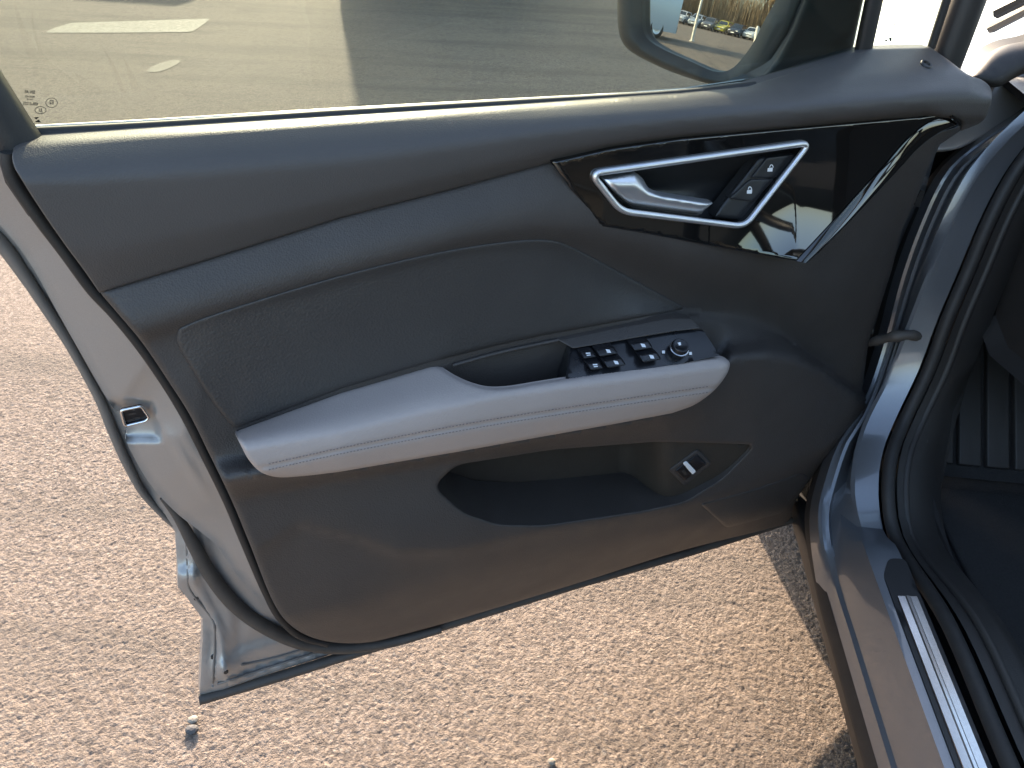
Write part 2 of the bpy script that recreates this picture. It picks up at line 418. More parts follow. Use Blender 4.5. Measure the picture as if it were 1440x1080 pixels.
def bevel(o, w, seg=2):
    b = o.modifiers.new('bevel', 'BEVEL'); b.width = w; b.segments = seg; b.limit_method = 'ANGLE'
    o.data.polygons.foreach_set('use_smooth', np.ones(len(o.data.polygons), bool)); return o

# ================================================================== SETTING
# far sheet of asphalt to the horizon; the coarse near surface is modelled stone by stone in height
gv = [(-900, -900, -.012), (900, -900, -.012), (900, 900, -.012), (-900, 900, -.012)]
ground = mk('ground', gv, [(0, 1, 2, 3)], 'asphalt', None, False); tag(ground, kind='structure')
def near_asphalt():
    x0, x1, y0, y1, s = -1.85, .80, .32, 2.45, .0027
    nx, ny = int((x1 - x0) / s), int((y1 - y0) / s)
    X, Y = np.meshgrid(np.linspace(x0, x1, nx), np.linspace(y0, y1, ny))
    rng = np.random.default_rng(5); Z = np.zeros_like(X)
    for cell, amp, rr in ((.0045, .0024, .60), (.011, .0009, .55)):
        cw, ch = int((x1 - x0) / cell) + 4, int((y1 - y0) / cell) + 4
        jx, jy = rng.random((ch, cw)), rng.random((ch, cw)); hh = .35 + .65 * rng.random((ch, cw)); hh[rng.random((ch, cw)) < .10] = .05
        ix, iy = ((X - x0) / cell).astype(int) + 1, ((Y - y0) / cell).astype(int) + 1
        fx, fy = (X - x0) / cell + 1, (Y - y0) / cell + 1; best = np.zeros_like(X)
        for dx in (-1, 0, 1):
            for dy in (-1, 0, 1):
                a, b = ix + dx, iy + dy
                d = np.hypot(fx - a - jx[b, a], fy - b - jy[b, a]); best = np.maximum(best, hh[b, a] * np.sqrt(np.maximum(0, 1 - (d / rr / 1.25) ** 2)))
        Z += best * amp
    Z += .002 * np.sin(X * 5.1 + 1) * np.sin(Y * 4.3)
    e = np.clip(np.minimum.reduce([(X - x0) / .25, (x1 - X) / .1, (Y - y0) / .1, (y1 - Y) / .9]), 0, 1); Z = Z * e - .0085 * (1 - np.clip(e / .12, 0, 1)) - .004
    n = nx * ny; me = bpy.data.meshes.new('asphalt_surface'); me.vertices.add(n)
    me.vertices.foreach_set('co', np.stack([X, Y, Z], -1).ravel().astype(np.float32))
    i = np.arange((ny - 1) * (nx - 1)); r, c = i // (nx - 1), i % (nx - 1); a = r * nx + c
    q = np.stack([a, a + 1, a + nx + 1, a + nx], 1).astype(np.int32); m = len(q)
    me.loops.add(m * 4); me.loops.foreach_set('vertex_index', q.ravel()); me.polygons.add(m)
    me.polygons.foreach_set('loop_start', np.arange(0, m * 4, 4, dtype=np.int32)); me.polygons.foreach_set('loop_total', np.full(m, 4, np.int32))
    me.polygons.foreach_set('use_smooth', np.ones(m, bool)); me.materials.append(M['asphalt']); me.update(); me.validate()
    o = bpy.data.objects.new('asphalt_surface', me); COL.objects.link(o); setpar(o, ground); o['kind'] = 'stuff'
near_asphalt()

def ground_sheet(name, pts, z, m, **kw):
    return surf(name, smooth_poly(pts, True, 5) if kw.pop('soft', False) else round_poly(pts, 6, 5), z, m, None, step=12, skirt=0, mapfn=G, front=np.array([0, 0, 1.]), smooth=False)
o = ground_sheet('road_marking', [(62, 46), (76, 39), (100, 32), (200, 29), (297, 26), (285, 35), (270, 45), (160, 46)], -.0095, 'road_paint')
tag(o, 'worn pale painted bar on the asphalt, seen through the door window', 'road marking')
o = ground_sheet('paint_remnant', [(207, 100), (215, 93), (245, 84), (254, 86), (240, 95), (222, 101)], -.0098, 'patch', soft=True)
tag(o, 'small faded paint smear on the asphalt behind the window', 'paint smear')
rs = random.Random(4)
def pebble(name, px, py, size, m, label):
    c = G(px, py, 0.003); v = []; f = []
    bm = bmesh.new(); bmesh.ops.create_icosphere(bm, subdivisions=2, radius=size)
    for q in bm.verts: q.co = Vector((q.co.x * (1 + .3 * rs.random()), q.co.y * (.8 + .3 * rs.random()), q.co.z * .6))
    me = bpy.data.meshes.new(name); bm.to_mesh(me); bm.free(); me.materials.append(m)
    o = bpy.data.objects.new(name, me); COL.objects.link(o); o.location = c; tag(o, label, 'stone')
M['stone_dark'] = mat('dark stone', (.045, .045, .05), .7, col2=(.07, .07, .07), vscale=200)
M['stone_pale'] = mat('pale stone', (.18, .16, .13), .8, col2=(.3, .27, .22), vscale=200)
pebble('pebble', 270, 1026, .0095, M['stone_dark'], 'dark round pebble on the asphalt just below the rear corner of the door')
pebble('pebble', 272, 1012, .008, M['stone_pale'], 'pale pebble on the asphalt touching the dark pebble below the door corner')
pebble('pebble', 776, 1071, .006, M['stone_pale'], 'tiny pale pebble on the asphalt at the bottom edge in front of the door')

# ================================================================== THE CAR
car = empty('car', tuple(K(1.3, .3, 0))); tag(car, 'silver blue car standing with its front door wide open', 'car')

# ---- door: traced lines (photo pixels) lifted onto the door at their own depth
E0 = [(48, 191), (200, 181), (340, 172), (480, 163), (720, 148), (960, 132), (1052, 121), (1125, 99), (1197, 73), (1227, 68), (1307, 66)]
E1 = [(0, 208), (33, 206), (200, 193), (480, 173), (720, 154), (960, 138), (1050, 131), (1100, 127), (1180, 120), (1260, 114), (1337, 109), (1365, 109), (1400, 130)]
E3 = [(140, 412), (300, 363), (480, 306), (640, 265), (777, 228), (860, 208), (960, 194), (1100, 181), (1200, 172), (1300, 163), (1352, 172)]
# ledge, brow and seam of the upper trim
up_mid = [(0, 262), (100, 262), (300, 250), (480, 235), (640, 212), (777, 190), (960, 170), (1100, 158), (1200, 150), (1300, 142), (1393, 140)]
up_low = [(0, 330), (140, 345), (300, 315), (480, 275), (640, 240), (777, 210), (960, 184), (1100, 172), (1200, 163), (1300, 154), (1352, 165)]
up_rel = relief((E0, [-.050] * 6 + [-.055, -.062, -.070, -.070, -.070]),
                (E1, [-.022] * 8 + [-.016] * 5),
                (up_mid, .008), (up_low, .006), ([(0, 412)] + E3, -.006))
# flange of the door (outer sheet edge and lower corner)
B_out = [(-60, 285), (0, 350), (10, 361), (43, 407), (77, 450), (107, 500), (133, 547), (150, 587), (170, 637), (190, 680), (217, 716), (246, 746), (250, 800), (250, 826), (258, 834), (272, 853), (285, 870), (285, 900), (283, 933), (281, 978)]
B_bot = [(292, 977), (380, 947), (480, 916), (620, 873), (800, 817), (960, 770), (1108, 727)]
b_edge = np.array(B_out + B_bot)
ridge = line_poly([(268, 760), (272, 820), (300, 865), (312, 900), (314, 950), (330, 958), (420, 930), (520, 900)], False)
def flange_depth(x, y):
    d = dist_to(b_edge, x, y, False); d2 = dist_to(ridge, x, y, False)
    w = -.100 + .058 * np.clip((y - 690) / 280, 0, 1) + (.030 - .018 * np.clip((y - 690) / 200, 0, 1)) * np.clip(d / 80, 0, 1) ** .8
    w -= .036 * np.clip((d - 120) / 50, 0, 1)
    w += .006 * np.exp(-(d2 / 5) ** 2) - .004 * np.exp(-((d - 13) / 3) ** 2) - .005 * np.clip((d2 - 8) / 5, 0, 1) * np.clip((d - 40) / 10, 0, 1)
    for (qx, qy, sx, sy) in ((262, 806, 20, 14), (322, 936, 22, 18)):       # pressed steps that face upwards
        w += .016 * np.exp(-((x - qx) / sx) ** 2) * (1 / (1 + np.exp(-(y - qy) / (sy * .35)))) * np.exp(-np.clip(y - qy, 0, 99) / sy)
    return w
door = surf('door', line_poly(B_out + B_bot + [(1100, 600), (1000, 400), (700, 450), (400, 480), (180, 300), (40, 226), (-60, 206)], True, 8), flange_depth, 'jamb', car, step=7, skirt=.02)
tag(door, 'open front door seen from inside, dark trim with pale grey armrest')
# outer skin
skin = surf('outer_panel', line_poly(B_out[:-3] + [(300, 900), (480, 850), (620, 810), (800, 757), (960, 710), (1100, 665), (1180, 560), (1260, 420), (1320, 200), (1300, 80), (1200, 90), (960, 125), (480, 158), (30, 186), (-60, 200)], True, 10), relief(([(-60, 100), (1400, 60)], -.10), ([(-60, 420), (1400, 380)], -.125), ([(-60, 1000), (1400, 800)], -.105)), 'paint', door, step=24, skirt=.004)
# black lower and rear edge seals
pe = smooth_poly([(280, 990), (380, 961), (480, 930), (620, 887), (800, 831), (960, 785), (1112, 737)], False, 10)
tube('lower_edge_seal', W(pe[:, 0], pe[:, 1] - 6, -.040), 0.0078, 'seal_grey', door, n=8)
pe = smooth_poly([(250, 750), (252, 800), (253, 826), (262, 836), (287, 871), (287, 905), (285, 945), (283, 986)], False, 8)
tube('rear_edge_seal', W(pe[:, 0] + 1, pe[:, 1], np.interp(pe[:, 1], [750, 985], [-.09, -.042])), .0022, 'seal_grey', door, n=8)
for pts_ in ([(262, 756), (264, 800), (266, 826), (276, 842), (300, 874), (302, 905), (300, 940), (299, 966)], [(306, 962), (380, 938), (440, 919), (510, 897)], [(340, 935), (390, 924), (450, 905)]):
    pe = smooth_poly(pts_, False, 6); tube('seam_sealer', W(pe[:, 0], pe[:, 1], flange_depth(pe[:, 0], pe[:, 1]) + .0006), .0016, 'hem', door, n=6)
for (x_, y_) in ((276, 842), (300, 925), (318, 946)):
    lathe0 = W(x_, y_, float(flange_depth(np.array([x_]), np.array([y_]))[0]) + .0012)
    mb = MB(); n_ = 12; ring_ = [lathe0 + .0030 * (UD * math.cos(t) + np.array([0, 0, 1.]) * math.sin(t)) for t in np.linspace(0, 2 * math.pi, n_ + 1)[:-1]]
    mb.add(ring_ + [q - ND * .003 for q in ring_], [tuple(range(n_))] + [(i_, n_ + i_, n_ + (i_ + 1) % n_, (i_ + 1) % n_) for i_ in range(n_)]); mb.build('drain_plug', 'rubber', door)
# inner shell with its lip
A_left = [(-60, 260), (-20, 296), (0, 316), (37, 362), (83, 443), (117, 503), (150, 560), (163, 577), (180, 579), (185, 592), (176, 612), (190, 646), (215, 686), (250, 723), (285, 750), (305, 768), (325, 797), (350, 828), (390, 860), (440, 886)]
a_edge = np.array(A_left)
def shell_depth(x, y):
    d = dist_to(a_edge, x, y, False)
    w = -.060 + .030 * np.clip(d / 75, 0, 1) ** .9
    w += .0035 * np.exp(-(d / 5) ** 2) + .022 * np.clip((y - 730) / 150, 0, 1)
    # pressed pocket round the latch
    r = np.maximum(np.abs((x - 192 - (y - 590) * .25) / 31.), np.abs((y - 592) / 28.)); w -= .013 * np.clip((1.0 - r) / .22, 0, 1)
    w += .004 * np.exp(-((x - 262 - (y - 650) * .62) / 7) ** 2) * np.exp(-((y - 655) / 40) ** 2)
    return w
latch_hole = round_poly([(166, 576), (200, 569), (211, 588), (207, 592), (175, 600), (170, 592)], 4, 4)
surf('inner_shell', smooth_poly(A_left, False, 6).tolist() + [(520, 860), (480, 760), (400, 640), (300, 500), (220, 380), (120, 270), (60, 232), (14, 214), (-60, 204)], shell_depth, 'jamb', door, step=6, skirt=.016)
o = surf('latch', round_poly([(170, 577), (199, 571), (210, 587), (205, 592), (176, 599)], 3, 3), -.052, 'switch', door, step=5, skirt=.004)
lp = round_poly([(170, 577), (199, 571), (210, 587), (205, 592), (176, 599)], 4, 3)
tube('latch_surround', W(lp[:, 0], lp[:, 1], -.050), .0016, 'chrome', door, closed=True, n=8)
mb = MB()
for (x, y) in ((186, 582), (192, 588), (184, 591)):
    c = W(x, y, -.0515); e, u_ = UD * .0035, np.array([0, 0, .0014])
    mb.add([c - e - u_, c + e - u_, c + e + u_, c - e + u_], [(0, 1, 2, 3)])
mb.build('latch_marking', 'cabin', door)
# weatherstrip, dark strip for the trim gap, darkened hem
ws = smooth_poly([(228, 700), (250, 727), (272, 765), (296, 808), (330, 850), (370, 880), (420, 903), (470, 911), (540, 905), (620, 885)], False, 8)
tube('weatherstrip', W(ws[:, 0], ws[:, 1], np.linspace(-.072, -.028, len(ws))), [.003, .008, .0095, .0095, .009, .008, .006], 'seal_grey', door, n=12)
ws = smooth_poly([(10, 214), (14, 242), (50, 300), (92, 356), (130, 408), (160, 440), (196, 484), (236, 542), (261, 584), (291, 644), (320, 704), (345, 764), (376, 836), (392, 866), (420, 893), (460, 905)], False, 8)
tube('trim_gap_strip', W(ws[:, 0], ws[:, 1], -.026), .0052, 'rubber', door, n=8)  # black strip standing in for the dark gap between trim and shell

ws = smooth_poly([(-40, 300), (5, 346), (30, 381), (60, 426), (92, 475), (120, 524), (142, 566), (158, 606), (178, 651), (200, 692), (228, 724), (254, 752), (257, 790), (258, 828)], False, 8)
tube('shaded_hem_strip', W(ws[:, 0], ws[:, 1], -.092), [.008, .007, .0055, .005, .0045, .005, .005, .004, .003, .002], 'hem', door, n=8)  # metal hem as a strip, its shade put into a darker colour

gl_out = line_poly([(777, 228), (860, 209), (960, 195), (1100, 182), (1200, 173), (1290, 165)], False, 6).tolist() + smooth_poly([(1296, 164.5), (1325, 161), (1344, 164), (1352, 173), (1345, 179), (1320, 188), (1292, 208), (1265, 237)], False, 5).tolist() + line_poly([(1260, 243), (1190, 316), (1150, 357), (1134, 370)], False, 6).tolist() + line_poly([(1130, 369), (1000, 346), (900, 327), (845, 318), (800, 262)], False, 6).tolist()
gl_hole = round_poly([(800, 234), (1000, 201), (1290, 176), (1320, 178), (1230, 250), (1126, 354), (1000, 332), (856, 305)], 8, 6)
# main moulded trim
T1 = [(100, 500), (180, 470), (277, 438), (480, 380), (560, 357), (650, 333), (713, 321), (760, 315), (833, 318), (950, 345), (1130, 385), (1260, 400)]
T2 = [(100, 520), (245, 472), (300, 452), (480, 402), (640, 362), (740, 350), (800, 357), (870, 388), (960, 438), (1060, 444), (1150, 505), (1220, 560)]
T3 = [(200, 640), (330, 606), (480, 551), (600, 516), (700, 492), (760, 480), (900, 455), (960, 445), (1010, 450), (1060, 460), (1120, 482), (1180, 518), (1222, 550)]
T4 = [(250, 690), (365, 664), (480, 660), (640, 633), (860, 594), (940, 578), (990, 545), (1027, 506), (1075, 502), (1120, 510), (1160, 524), (1195, 545), (1222, 566)]
Tm = [(x, y - (42 if x < 300 else 24 if x < 400 else 14 if x < 1020 else 22 if x < 1150 else 10)) for x, y in T4]
T5 = [(300, 720), (320, 708), (480, 678), (640, 650), (760, 634), (925, 621), (1060, 624), (1177, 634), (1222, 640)]
T6 = [(330, 790), (420, 735), (500, 752), (560, 772), (640, 770), (760, 745), (950, 712), (1060, 680), (1160, 650)]
T6b = [(330, 800), (420, 745), (500, 764), (560, 786), (640, 784), (760, 759), (950, 724), (1060, 690), (1160, 660)]
T7 = [(380, 868), (420, 860), (480, 847), (620, 817), (760, 784), (960, 741), (1110, 708)]
T8 = [(380, 905), (470, 904), (520, 902), (620, 876), (800, 822), (960, 772), (1112, 735)]
trim_rel = relief((E3, -.006), (T1, [.004, .008, .010, .012, .012, .012, .012, .012, .012, .014, .004, -.030]),
                  (T2, [.000, .002, .004, .004, .003, .001, -.002, -.010, -.016, -.022, -.024, -.026]),
                  (T3, [.018, .010, .010, .010, .010, .010, .008, -.004, -.010, -.014, -.016, -.016, -.016]),
                  (Tm, [.010, .020, .022, .022, .022, .020, .014, .012, .008, .002, -.004, -.012, -.018]),
                  (T4, [.030, .056, .060, .062, .062, .060, .056, .050, .044, .034, .022, .006, -.012]),
                  (T5, [.018, .020, .030, .034, .034, .034, .030, .012, .000]),
                  (T6, [.024, .028, .036, .044, .048, .048, .040, .024, .006]), (T6b, [.021, .024, .031, .038, .042, .042, .034, .019, .003]),
                  (T7, [.012, .018, .026, .030, .030, .024, .004]), (T8, [-.014, -.010, -.012, -.014, -.014, -.016, -.030]))
trim_out = line_poly([(p[0], p[1] - 3) for p in E3] + [(1350, 184), (1322, 203), (1304, 240), (1288, 281), (1268, 324), (1254, 380), (1238, 430), (1221, 483), (1213, 546)], False, 7).tolist() + \
    smooth_poly([(1213, 548), (1224, 564), (1203, 594), (1177, 624), (1160, 645), (1138, 676), (1117, 708), (1112, 728), (1100, 740)], False, 6).tolist() + \
    smooth_poly([(1094, 741), (960, 774), (800, 824), (620, 878), (560, 894), (520, 903), (475, 904), (435, 895), (405, 876), (386, 850), (350, 762), (325, 702), (296, 642), (266, 582), (240, 541), (200, 482), (165, 440), (140, 411)], False, 7).tolist()[:-1]
pocket = round_poly([(610, 684), (640, 654), (770, 633), (925, 621), (1062, 625), (1016, 672), (962, 705), (900, 718), (765, 738), (700, 737), (650, 720)], 15, 6)
surf('trim_panel', trim_out, trim_rel, 'trim', door, holes=[pocket, gl_hole], step=6.5, roll=(9, .007), skirt=.03, hole_skirt=.085, hole_roll=(5, .003), lines=[T1, T2, T3, Tm, T4, T5, T6, T6b, T7])
def pocket_depth(x, y):
    base = trim_rel(x, y); t = np.clip((x - 870) / 75., 0, 1); t = t * t * (3 - 2 * t)
    return base - .080 * (1 - t) - .007 * t - .012 * np.clip((y - 650) / 60, 0, 1) * t
pk = pocket * 1.0; pc = pk.mean(0); pk = pc + (pk - pc) * 1.05
surf('map_pocket', pk, pocket_depth, 'pocket', door, step=8, skirt=0)
# upper trim with ledge
up_out = line_poly(E0, False, 7).tolist() + smooth_poly([(1308, 66), (1336, 86), (1362, 105), (1382, 113), (1393, 124), (1394, 143), (1383, 169), (1352, 184)], False, 5).tolist() + \
    line_poly(E3[::-1], False, 7).tolist() + smooth_poly([(140, 412), (118, 380), (92, 345), (58, 296), (30, 252), (19, 232), (18, 214), (30, 205), (44, 197)], False, 6).tolist()[1:]
surf('upper_trim', up_out, up_rel, 'trim_upper', door, step=6.5, roll=(3, .003), skirt=.016, lines=[E1, [(a, b * .5 + np.interp(a, [q[0] for q in E1], [q[1] for q in E1]) * .5) for a, b in E0], [(a, b + 5) for a, b in E1[1:]], up_mid])
# padded insert
ins = smooth_poly([(247, 480), (250, 464), (266, 455), (300, 442), (480, 387), (640, 350), (740, 337), (778, 338), (802, 346), (870, 381), (963, 432)], False, 6).tolist() + \
    line_poly([(958, 436), (900, 447), (760, 473), (700, 486), (600, 511), (480, 547), (331, 603)], False, 6).tolist() + smooth_poly([(326, 600), (300, 568), (270, 522), (252, 492)], False, 6).tolist()
surf('insert_panel', ins, lambda x, y: trim_rel(x, y) + .0035, 'insert', door, step=7, roll=(7, .0045), skirt=.004)

# armrest
arm_back = [(300, 620), (330, 606), (480, 551), (600, 516), (700, 490), (760, 479), (900, 452), (1040, 436)]
arm_crest0 = [(300, 628), (345, 622), (480, 596), (600, 567), (700, 547), (800, 533), (960, 513), (1040, 502)]
arm_crest = [(300, 645), (345, 636), (480, 610), (600, 582), (700, 560), (800, 546), (960, 525), (1040, 514)]
arm_stitch = [(300, 672), (385, 655), (480, 634), (640, 603), (760, 583), (960, 553), (1040, 540)]
arm_low = [(300, 690), (390, 672), (480, 664), (640, 637), (760, 615), (860, 598), (940, 583), (1040, 565)]
arm_rel = relief((arm_back, .010), (arm_crest0, [.058, .062, .066, .066, .066, .066, .062, .058]), (arm_crest, [.066, .070, .075, .075, .075, .075, .071, .066]), (arm_stitch, [.070, .074, .079, .079, .079, .074, .070]), (arm_low, [.060, .064, .069, .069, .069, .069, .064, .060]))
arm_out = line_poly([(334, 605), (400, 580), (480, 551), (600, 516)], False, 6).tolist() + smooth_poly([(606, 514.5), (616, 515), (640, 529), (662, 539), (685, 545), (712, 545), (760, 537.5), (860, 522), (960, 507), (1005, 502), (1018, 503), (1026, 510), (1024, 522), (1010, 543), (995, 557), (975, 570), (945, 581)], False, 5).tolist() + \
    line_poly([(940, 582), (860, 597), (760, 614.5), (640, 636), (480, 663)], False, 6).tolist() + smooth_poly([(470, 664.5), (420, 670), (390, 671), (367, 664), (350, 647), (338, 625), (331, 611)], False, 5).tolist()
groove = line_poly(arm_stitch, False, 6)
def arm_depth(x, y):
    d = dist_to(groove, x, y, False); return arm_rel(x, y) - .0022 * np.exp(-(d / 2.6) ** 2)
surf('armrest_pad', arm_out, arm_depth, 'pad', door, step=4.2, roll=(6, .006), skirt=.003, lines=[arm_crest0, arm_crest, arm_stitch, [(a, b - 2.6) for a, b in arm_stitch], [(a, b + 2.6) for a, b in arm_stitch]])
mb = MB()
for off, ph in ((-4.2, 0), (4.0, .5)):
    s = resample(np.c_[smooth_poly([(378, 656.5), (480, 634), (640, 603), (760, 583), (960, 553), (1000, 547)], False, 4), np.zeros((len(smooth_poly([(378, 656.5), (480, 634), (640, 603), (760, 583), (960, 553), (1000, 547)], False, 4)), 1))], 260)[:, :2]
    s[:, 1] += off
    for i in range(0, 258, 2):
        a, b = s[i], s[i + 1]; dep = arm_depth(np.array([a[0], b[0]]), np.array([a[1], b[1]])) + .0005
        p, q = W(a[0], a[1], dep[0]), W(b[0], b[1], dep[1]); t = (q - p); t /= np.linalg.norm(t); e = np.cross(ND, t) * .0005
        h = ND * .0005
        mb.add([p - e, q - e, q + e, p + e, p - e * .5 + h, q - e * .5 + h, q + e * .5 + h, p + e * .5 + h], [(4, 5, 6, 7), (0, 1, 5, 4), (1, 2, 6, 5), (2, 3, 7, 6), (3, 0, 4, 7)])
o = mb.build('stitching', 'thread', door); o['kind'] = 'stuff'

# grab tray and switch panel behind the armrest pad
top_rel = relief((arm_back, .010), (arm_crest0, .066), (arm_crest, .075))
tray = smooth_poly([(620, 512), (700, 490), (786, 474), (812, 486), (806, 530), (770, 546), (712, 556), (670, 552), (636, 534)], True, 6)
surf('grab_tray', tray, lambda x, y: top_rel(x, y) - .075 + .03 * np.clip((650 - x) / 30, 0, 1), 'black', door, step=7, skirt=0)
rim = smooth_poly([(637, 514), (700, 496.5), (786, 478)], False, 6)
tube('tray_rim', W(rim[:, 0], rim[:, 1], .014), .0021, 'trim', door, n=8)
surf('tray_end', line_poly([(786, 478), (806, 490), (800, 512), (797, 534), (775, 536), (780, 500)], True, 6), lambda x, y: top_rel(x, y) - .004 - .045 * np.clip((800 - x) / 18, 0, 1), 'black', door, step=5, skirt=.0)
surf('switch_surround', round_poly([(784, 478), (860, 462), (940, 447), (972, 447), (985, 462), (948, 466), (912, 472), (860, 481), (806, 490)], 3, 5), lambda x, y: top_rel(x, y) + .002, 'trim', door, step=6, roll=(3, .001), skirt=.01)
sp = line_poly([(805, 489), (860, 480), (912, 471), (940, 462), (990, 466), (1012, 500), (960, 511), (860, 526), (797, 538)], True, 6)
surf('switch_panel', sp, lambda x, y: top_rel(x, y) - .003, 'switch', door, step=6, skirt=.004)
def arm_top(x, y): return float(top_rel(np.array([x]), np.array([y]))[0])
def cap(name, c, ax, ay, m, h=.005, icon=None):
    cx, cy = c; ax, ay = np.array(ax, float), np.array(ay, float)
    q = [np.array(c) - ax - ay, np.array(c) + ax - ay, np.array(c) + ax + ay, np.array(c) - ax + ay]
    return surf(name, round_poly(q, 3, 3), lambda x, y: top_rel(x, y) + h, m, door, step=4, roll=(3, .002), skirt=.008)
def mark(name, polys, m, dep, parent=None):
    mb = MB()
    for poly in polys:
        P = np.array(poly, float); d = dep(P[:, 0], P[:, 1]); mb.add(W(P[:, 0], P[:, 1], d), [tuple(range(len(P)))[::-1]])
    return mb.build(name, m, parent or door)
for (x, y) in ((855, 494), (866, 510), (904, 486), (916, 502)):
    cap('window_switch', (x - 2, y), (13, -2.2), (3.6, 5.6), 'switch')
    mark('switch_symbol', [[(x - 3.5, y - 3), (x + 2.5, y - 2.2), (x + 4.5, y + 2.2), (x - 1.0, y + 2.2)]], 'symbol', lambda a, b: top_rel(a, b) + .0056)
for i, (x, y) in enumerate(((827, 498), (837, 514))):
    cap('child_lock_switch', (x, y), (9, -1.5), (3.4, 5.4), 'switch', .0035)
    mark('switch_symbol', [[(x - 3.5, y - 2), (x + 3, y - 2.4), (x + 3.4, y - .6), (x - 3, y - .2)], [(x - 2.4, y + 1), (x + 3.6, y + .4), (x + 3.8, y + 1.8), (x - 1.6, y + 2.4)]], 'symbol', lambda a, b: top_rel(a, b) + .0041)
# mirror adjuster knob
kc = W(954, 492, arm_top(954, 492)); kz = ND * .35 + np.array([0, 0, .94]); kz /= np.linalg.norm(kz)
ka = np.cross(kz, UD); ka /= np.linalg.norm(ka); kb = np.cross(kz, ka)
def lathe(name, c, az, prof, m, parent, n=28, a=None, b=None):
    az = np.asarray(az, float); a = ka if a is None else a; b = kb if b is None else b
    v = []; f = []
    for (r, h) in prof:
        for k in range(n):
            t = 2 * math.pi * k / n; v.append(np.asarray(c) + az * h + r * (a * math.cos(t) + b * math.sin(t)))
    for i in range(len(prof) - 1):
        for k in range(n): f.append((i * n + k, i * n + (k + 1) % n, (i + 1) * n + (k + 1) % n, (i + 1) * n + k))
    f.append(tuple((len(prof) - 1) * n + k for k in range(n)))
    return mk(name, v, f, m, parent, True, 40)
lathe('mirror_knob', kc, kz, [(.0105, -.004), (.0105, .008), (.0098, .0092), (.008, .0095), (.006, .0085), (.0001, .0085)], 'switch', door)
lathe('knob_ring', kc, kz, [(.0112, .0015), (.0116, .002), (.0116, .0032), (.0106, .0036)], 'chrome', door)
mark('knob_symbol', [[(953, 482), (957, 481), (958, 485), (955, 486)]], 'symbol', lambda a, b: top_rel(a, b) + .012)
mark('knob_symbol', [[(931, 493), (935, 493), (935, 497), (931, 497)]], 'symbol', lambda a, b: top_rel(a, b) - .002)
mark('knob_symbol', [[(969, 495), (973, 495), (973, 499), (969, 499)]], 'symbol', lambda a, b: top_rel(a, b) - .002)

# gloss black panel, handle surround, recess, lever and lock buttons
gl_bev = smooth_poly([(1352, 173), (1320, 187), (1292, 208), (1265, 237), (1190, 316), (1134, 370)], False, 5)
gl_rel = lambda x, y: np.interp(x, [777, 900, 1130, 1352], [.004, .004, -.002, -.004]) + (.019 + .022 * np.clip((x - 1000) / 120, 0, 1)) * np.clip((y - 190) / 180, 0, 1) ** 2.0
bez = [(833, 250), (840, 240), (1118, 202), (1135, 205), (1131, 216), (1058, 307), (1034, 317), (880, 299), (862, 287)]
bez_s = round_poly([(831, 244), (1139, 200.5), (1047, 318.5), (873, 297)], 15, 5)
bc = bez_s.mean(0)
gl_in = smooth_poly([(1340, 162), (1308, 172), (1278, 195), (1250, 226), (1176, 307), (1120, 367)], False, 5)
def along(a, n): s_ = resample(np.c_[a, np.zeros(len(a))], n); return s_[:, :2]
ga, gb = along(gl_in, 70), along(gl_bev, 70)
rows = []
for t, lift in ((0., .0012), (.12, .0020), (.5, .0034), (.9, .0048), (1., .0044), (1.03, -.004)):
    q = ga * (1 - t) + gb * t; rows.append(W(q[:, 0], q[:, 1], gl_rel(q[:, 0], q[:, 1]) + lift))
loft('gloss_edge', rows, 'gloss', door, arrays=True, auto=60)
surf('gloss_panel', gl_out, gl_rel, 'gloss', door, holes=[bc + (bez_s - bc) * .985], step=5, roll=(3, .002), skirt=.036, hole_skirt=.014)
tube('handle_bezel', W(bez_s[:, 0], bez_s[:, 1], gl_rel(bez_s[:, 0], bez_s[:, 1]) + .002), .0036, 'satin', door, closed=True, n=12)
bi = bc + (bez_s - bc) * 1.0
def bowl(x, y):
    d = dist_to(bi, x, y); return gl_rel(x, y) - .012 - .026 * np.clip(d / 34, 0, 1) ** .8
surf('handle_recess', bi, bowl, 'black', door, step=6, skirt=0)
lev = smooth_poly([(848, 252), (866, 248), (893, 243), (903, 250), (912, 264), (924, 271)], False, 4).tolist() + line_poly([(930, 272.5), (960, 277.5), (1001, 284)], False, 5).tolist() + line_poly([(1002, 286), (990, 296)], False, 5).tolist() + smooth_poly([(986, 301), (950, 297), (905, 291), (884, 286), (866, 272)], False, 5).tolist()
lev_rel = relief(([(840, 246), (893, 243), (912, 264), (930, 272), (1003, 284)], [.002, .000, .001, .003, .005]), ([(840, 262), (893, 262), (912, 274), (930, 279), (1003, 290)], [.008, .009, .010, .011, .011]), ([(840, 264), (872, 286), (905, 293), (990, 303)], [.008, .003, .003, .005]))
surf('handle_lever', lev, lambda x, y: lev_rel(x, y) + np.interp(x, [840, 1003], [.006, .003]), 'satin', door, step=3.5, roll=(5, .004), skirt=.008)
lf = line_poly([(872, 281), (905, 290), (986, 301), (979, 306), (925, 301), (890, 295)], True, 4)
surf('lever_grip', lf, .002, 'black', door, step=5, skirt=.006, roll=(3, .002))
lk_rel = lambda x, y: gl_rel(x, y) - .006
for q in ([(1078, 222), (1122, 216.5), (1091, 250), (1056, 250.5)], [(1054.5, 252.5), (1089, 252), (1060, 283.5), (1025, 279.5)]):
    surf('lock_button', round_poly(q, 4, 3), lk_rel, 'black', door, step=5, roll=(3, .0012), skirt=.012)
surf('lock_surround', round_poly([(1066, 221), (1126, 213), (1128, 216), (1062, 303), (1046, 311), (1002, 306), (1012, 290)], 4, 5), lambda x, y: gl_rel(x, y) - .0085, 'black', door, step=6, roll=(6, .006), skirt=.012)
